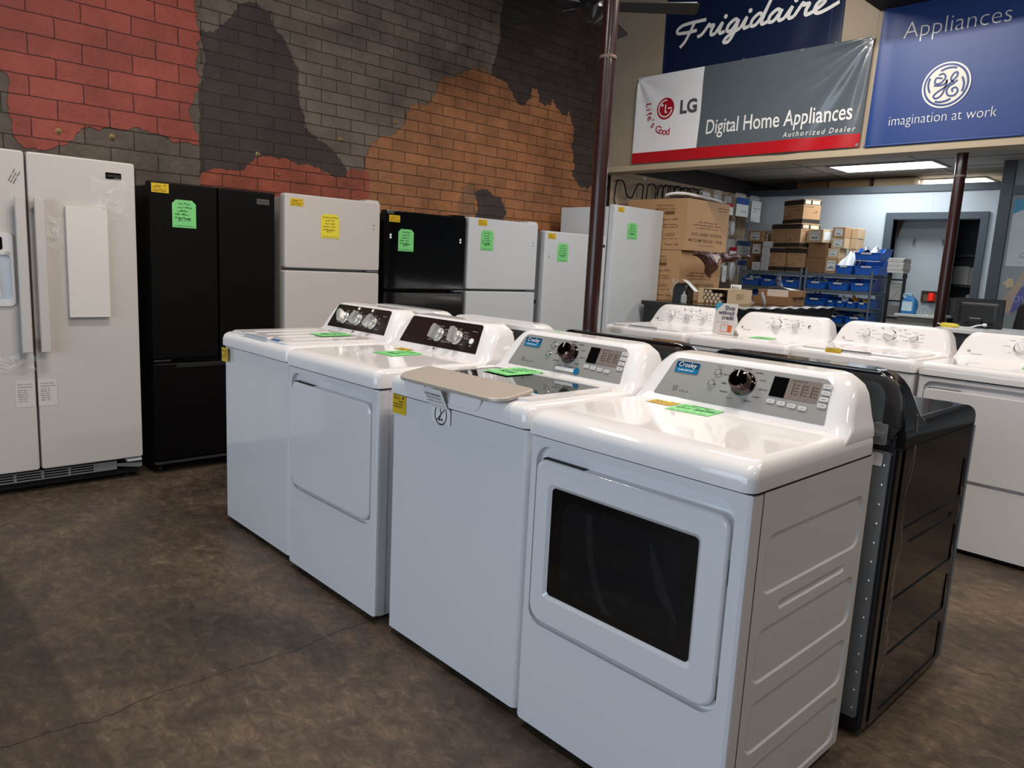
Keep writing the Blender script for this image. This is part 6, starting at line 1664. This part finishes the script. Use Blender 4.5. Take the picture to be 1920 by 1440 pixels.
for i in range(5):
    a = R(72 * i); g = G(); g.box(0, .30, -.022, .022, .06, .09, .006, M=Matrix.Translation((0, .28, 0)) @ Matrix.Rotation(a, 4, 'Z')); g.obj('base_leg', black_plastic, t)
    g = G(); g.cyl((.29 * math.cos(a), .28 + .29 * math.sin(a) - .012, .03), (.29 * math.cos(a), .28 + .29 * math.sin(a) + .012, .03), .03, 12); g.obj('caster', black_plastic, t)
for s in (-1, 1):
    g = G(); g.tube(smooth_pts([(s * .28, .10, .50), (s * .33, .12, .60), (s * .33, .16, .70), (s * .33, .38, .71), (s * .33, .44, .69)], 5), .022, 8); g.obj('armrest', black_plastic, t)
t = thing('wall_poster_sheet', 'white poster with a blue corner on the grey wall at the right edge', 'poster', (-2.125, YP - .002, 1.585))
F = frame((0, 0, 0), (1, 0, 0), (0, 0, 1))
g = G(); g.prism([(0, 0), (.56, 0), (.56, .66), (0, .66)], .0015, F); g.obj('sheet', mat('poster_paper', '#c9cccf', .45), t, smooth=0)
F2 = F @ Matrix.Translation((0, 0, .0025))
g = G(); g.prism([(0, .515), (.30, .66), (0, .66)], .0004, F2); g.obj('blue_corner', mat('poster_blue', '#2f8fb8', .45), t, smooth=0)
g = G(); g.text('Get approved', .040, F2 @ Matrix.Translation((.075, .335, 0)), sx=.9); g.obj('headline_lettering', mat('faint_grey_print', '#a9adb0', .5), t, smooth=0, fix=False)
g = G(); g.text('Google', .034, F2 @ Matrix.Translation((.105, .085, 0)), bold=.01); words(g, .12, .22, .125, .008, .0018, F2, 5); words(g, .08, .40, .035, .006, .0014, F2, 6); g.obj('logo_lettering', ink_grey, t, smooth=0, fix=False)
t = thing('paper_cutout', 'small cream star-edged paper cutout pinned under the poster', 'paper cutout', (-2.08, YP - .002, 1.41))
g = G(); g.prism([(-.055, .0), (-.02, -.012), (.0, -.05), (.03, -.035), (.055, -.03), (.05, .02), (.045, .05), (.0, .055), (-.02, .025)], .003, F); g.obj('cutout', mat('cream_card', '#cdb795', .6), t, smooth=0)
t = thing('lettered_cutout', 'cream and violet paper banner with chalk lettering pinned under the poster', 'paper cutout', (-1.98, YP - .002, 1.20))
g = G(); g.prism([(-.16, .0), (-.12, -.02), (-.06, -.10), (.02, -.06), (.30, .02), (.30, .45), (.12, .42), (.02, .36), (-.02, .24), (-.06, .16)], .003, F); g.obj('sheet', mat('cream_violet_paper', '#b9a08c', .6, var=.2, scale=5), t, smooth=0)
g = G(); g.prism([(-.045, -.085), (.02, -.05), (.28, .02), (.28, .43), (.13, .40), (.05, .24), (-.01, .10)], .0006, F @ Matrix.Translation((0, 0, .0035))); g.obj('violet_field', mat('violet_print', '#5d62a0', .6, var=.15, scale=8), t, smooth=0)
g = G(); Fl = F @ Matrix.Translation((0, 0, .005)); g.text('Spring', .10, Fl @ Matrix.Translation((.0, .18, 0)), shear=.2, bold=-.01); g.text('OVER', .09, Fl @ Matrix.Translation((-.04, .03, 0)), bold=-.01); g.obj('chalk_lettering', mat('pale_chalk', '#a9b4dc', .7), t, smooth=0, fix=False)
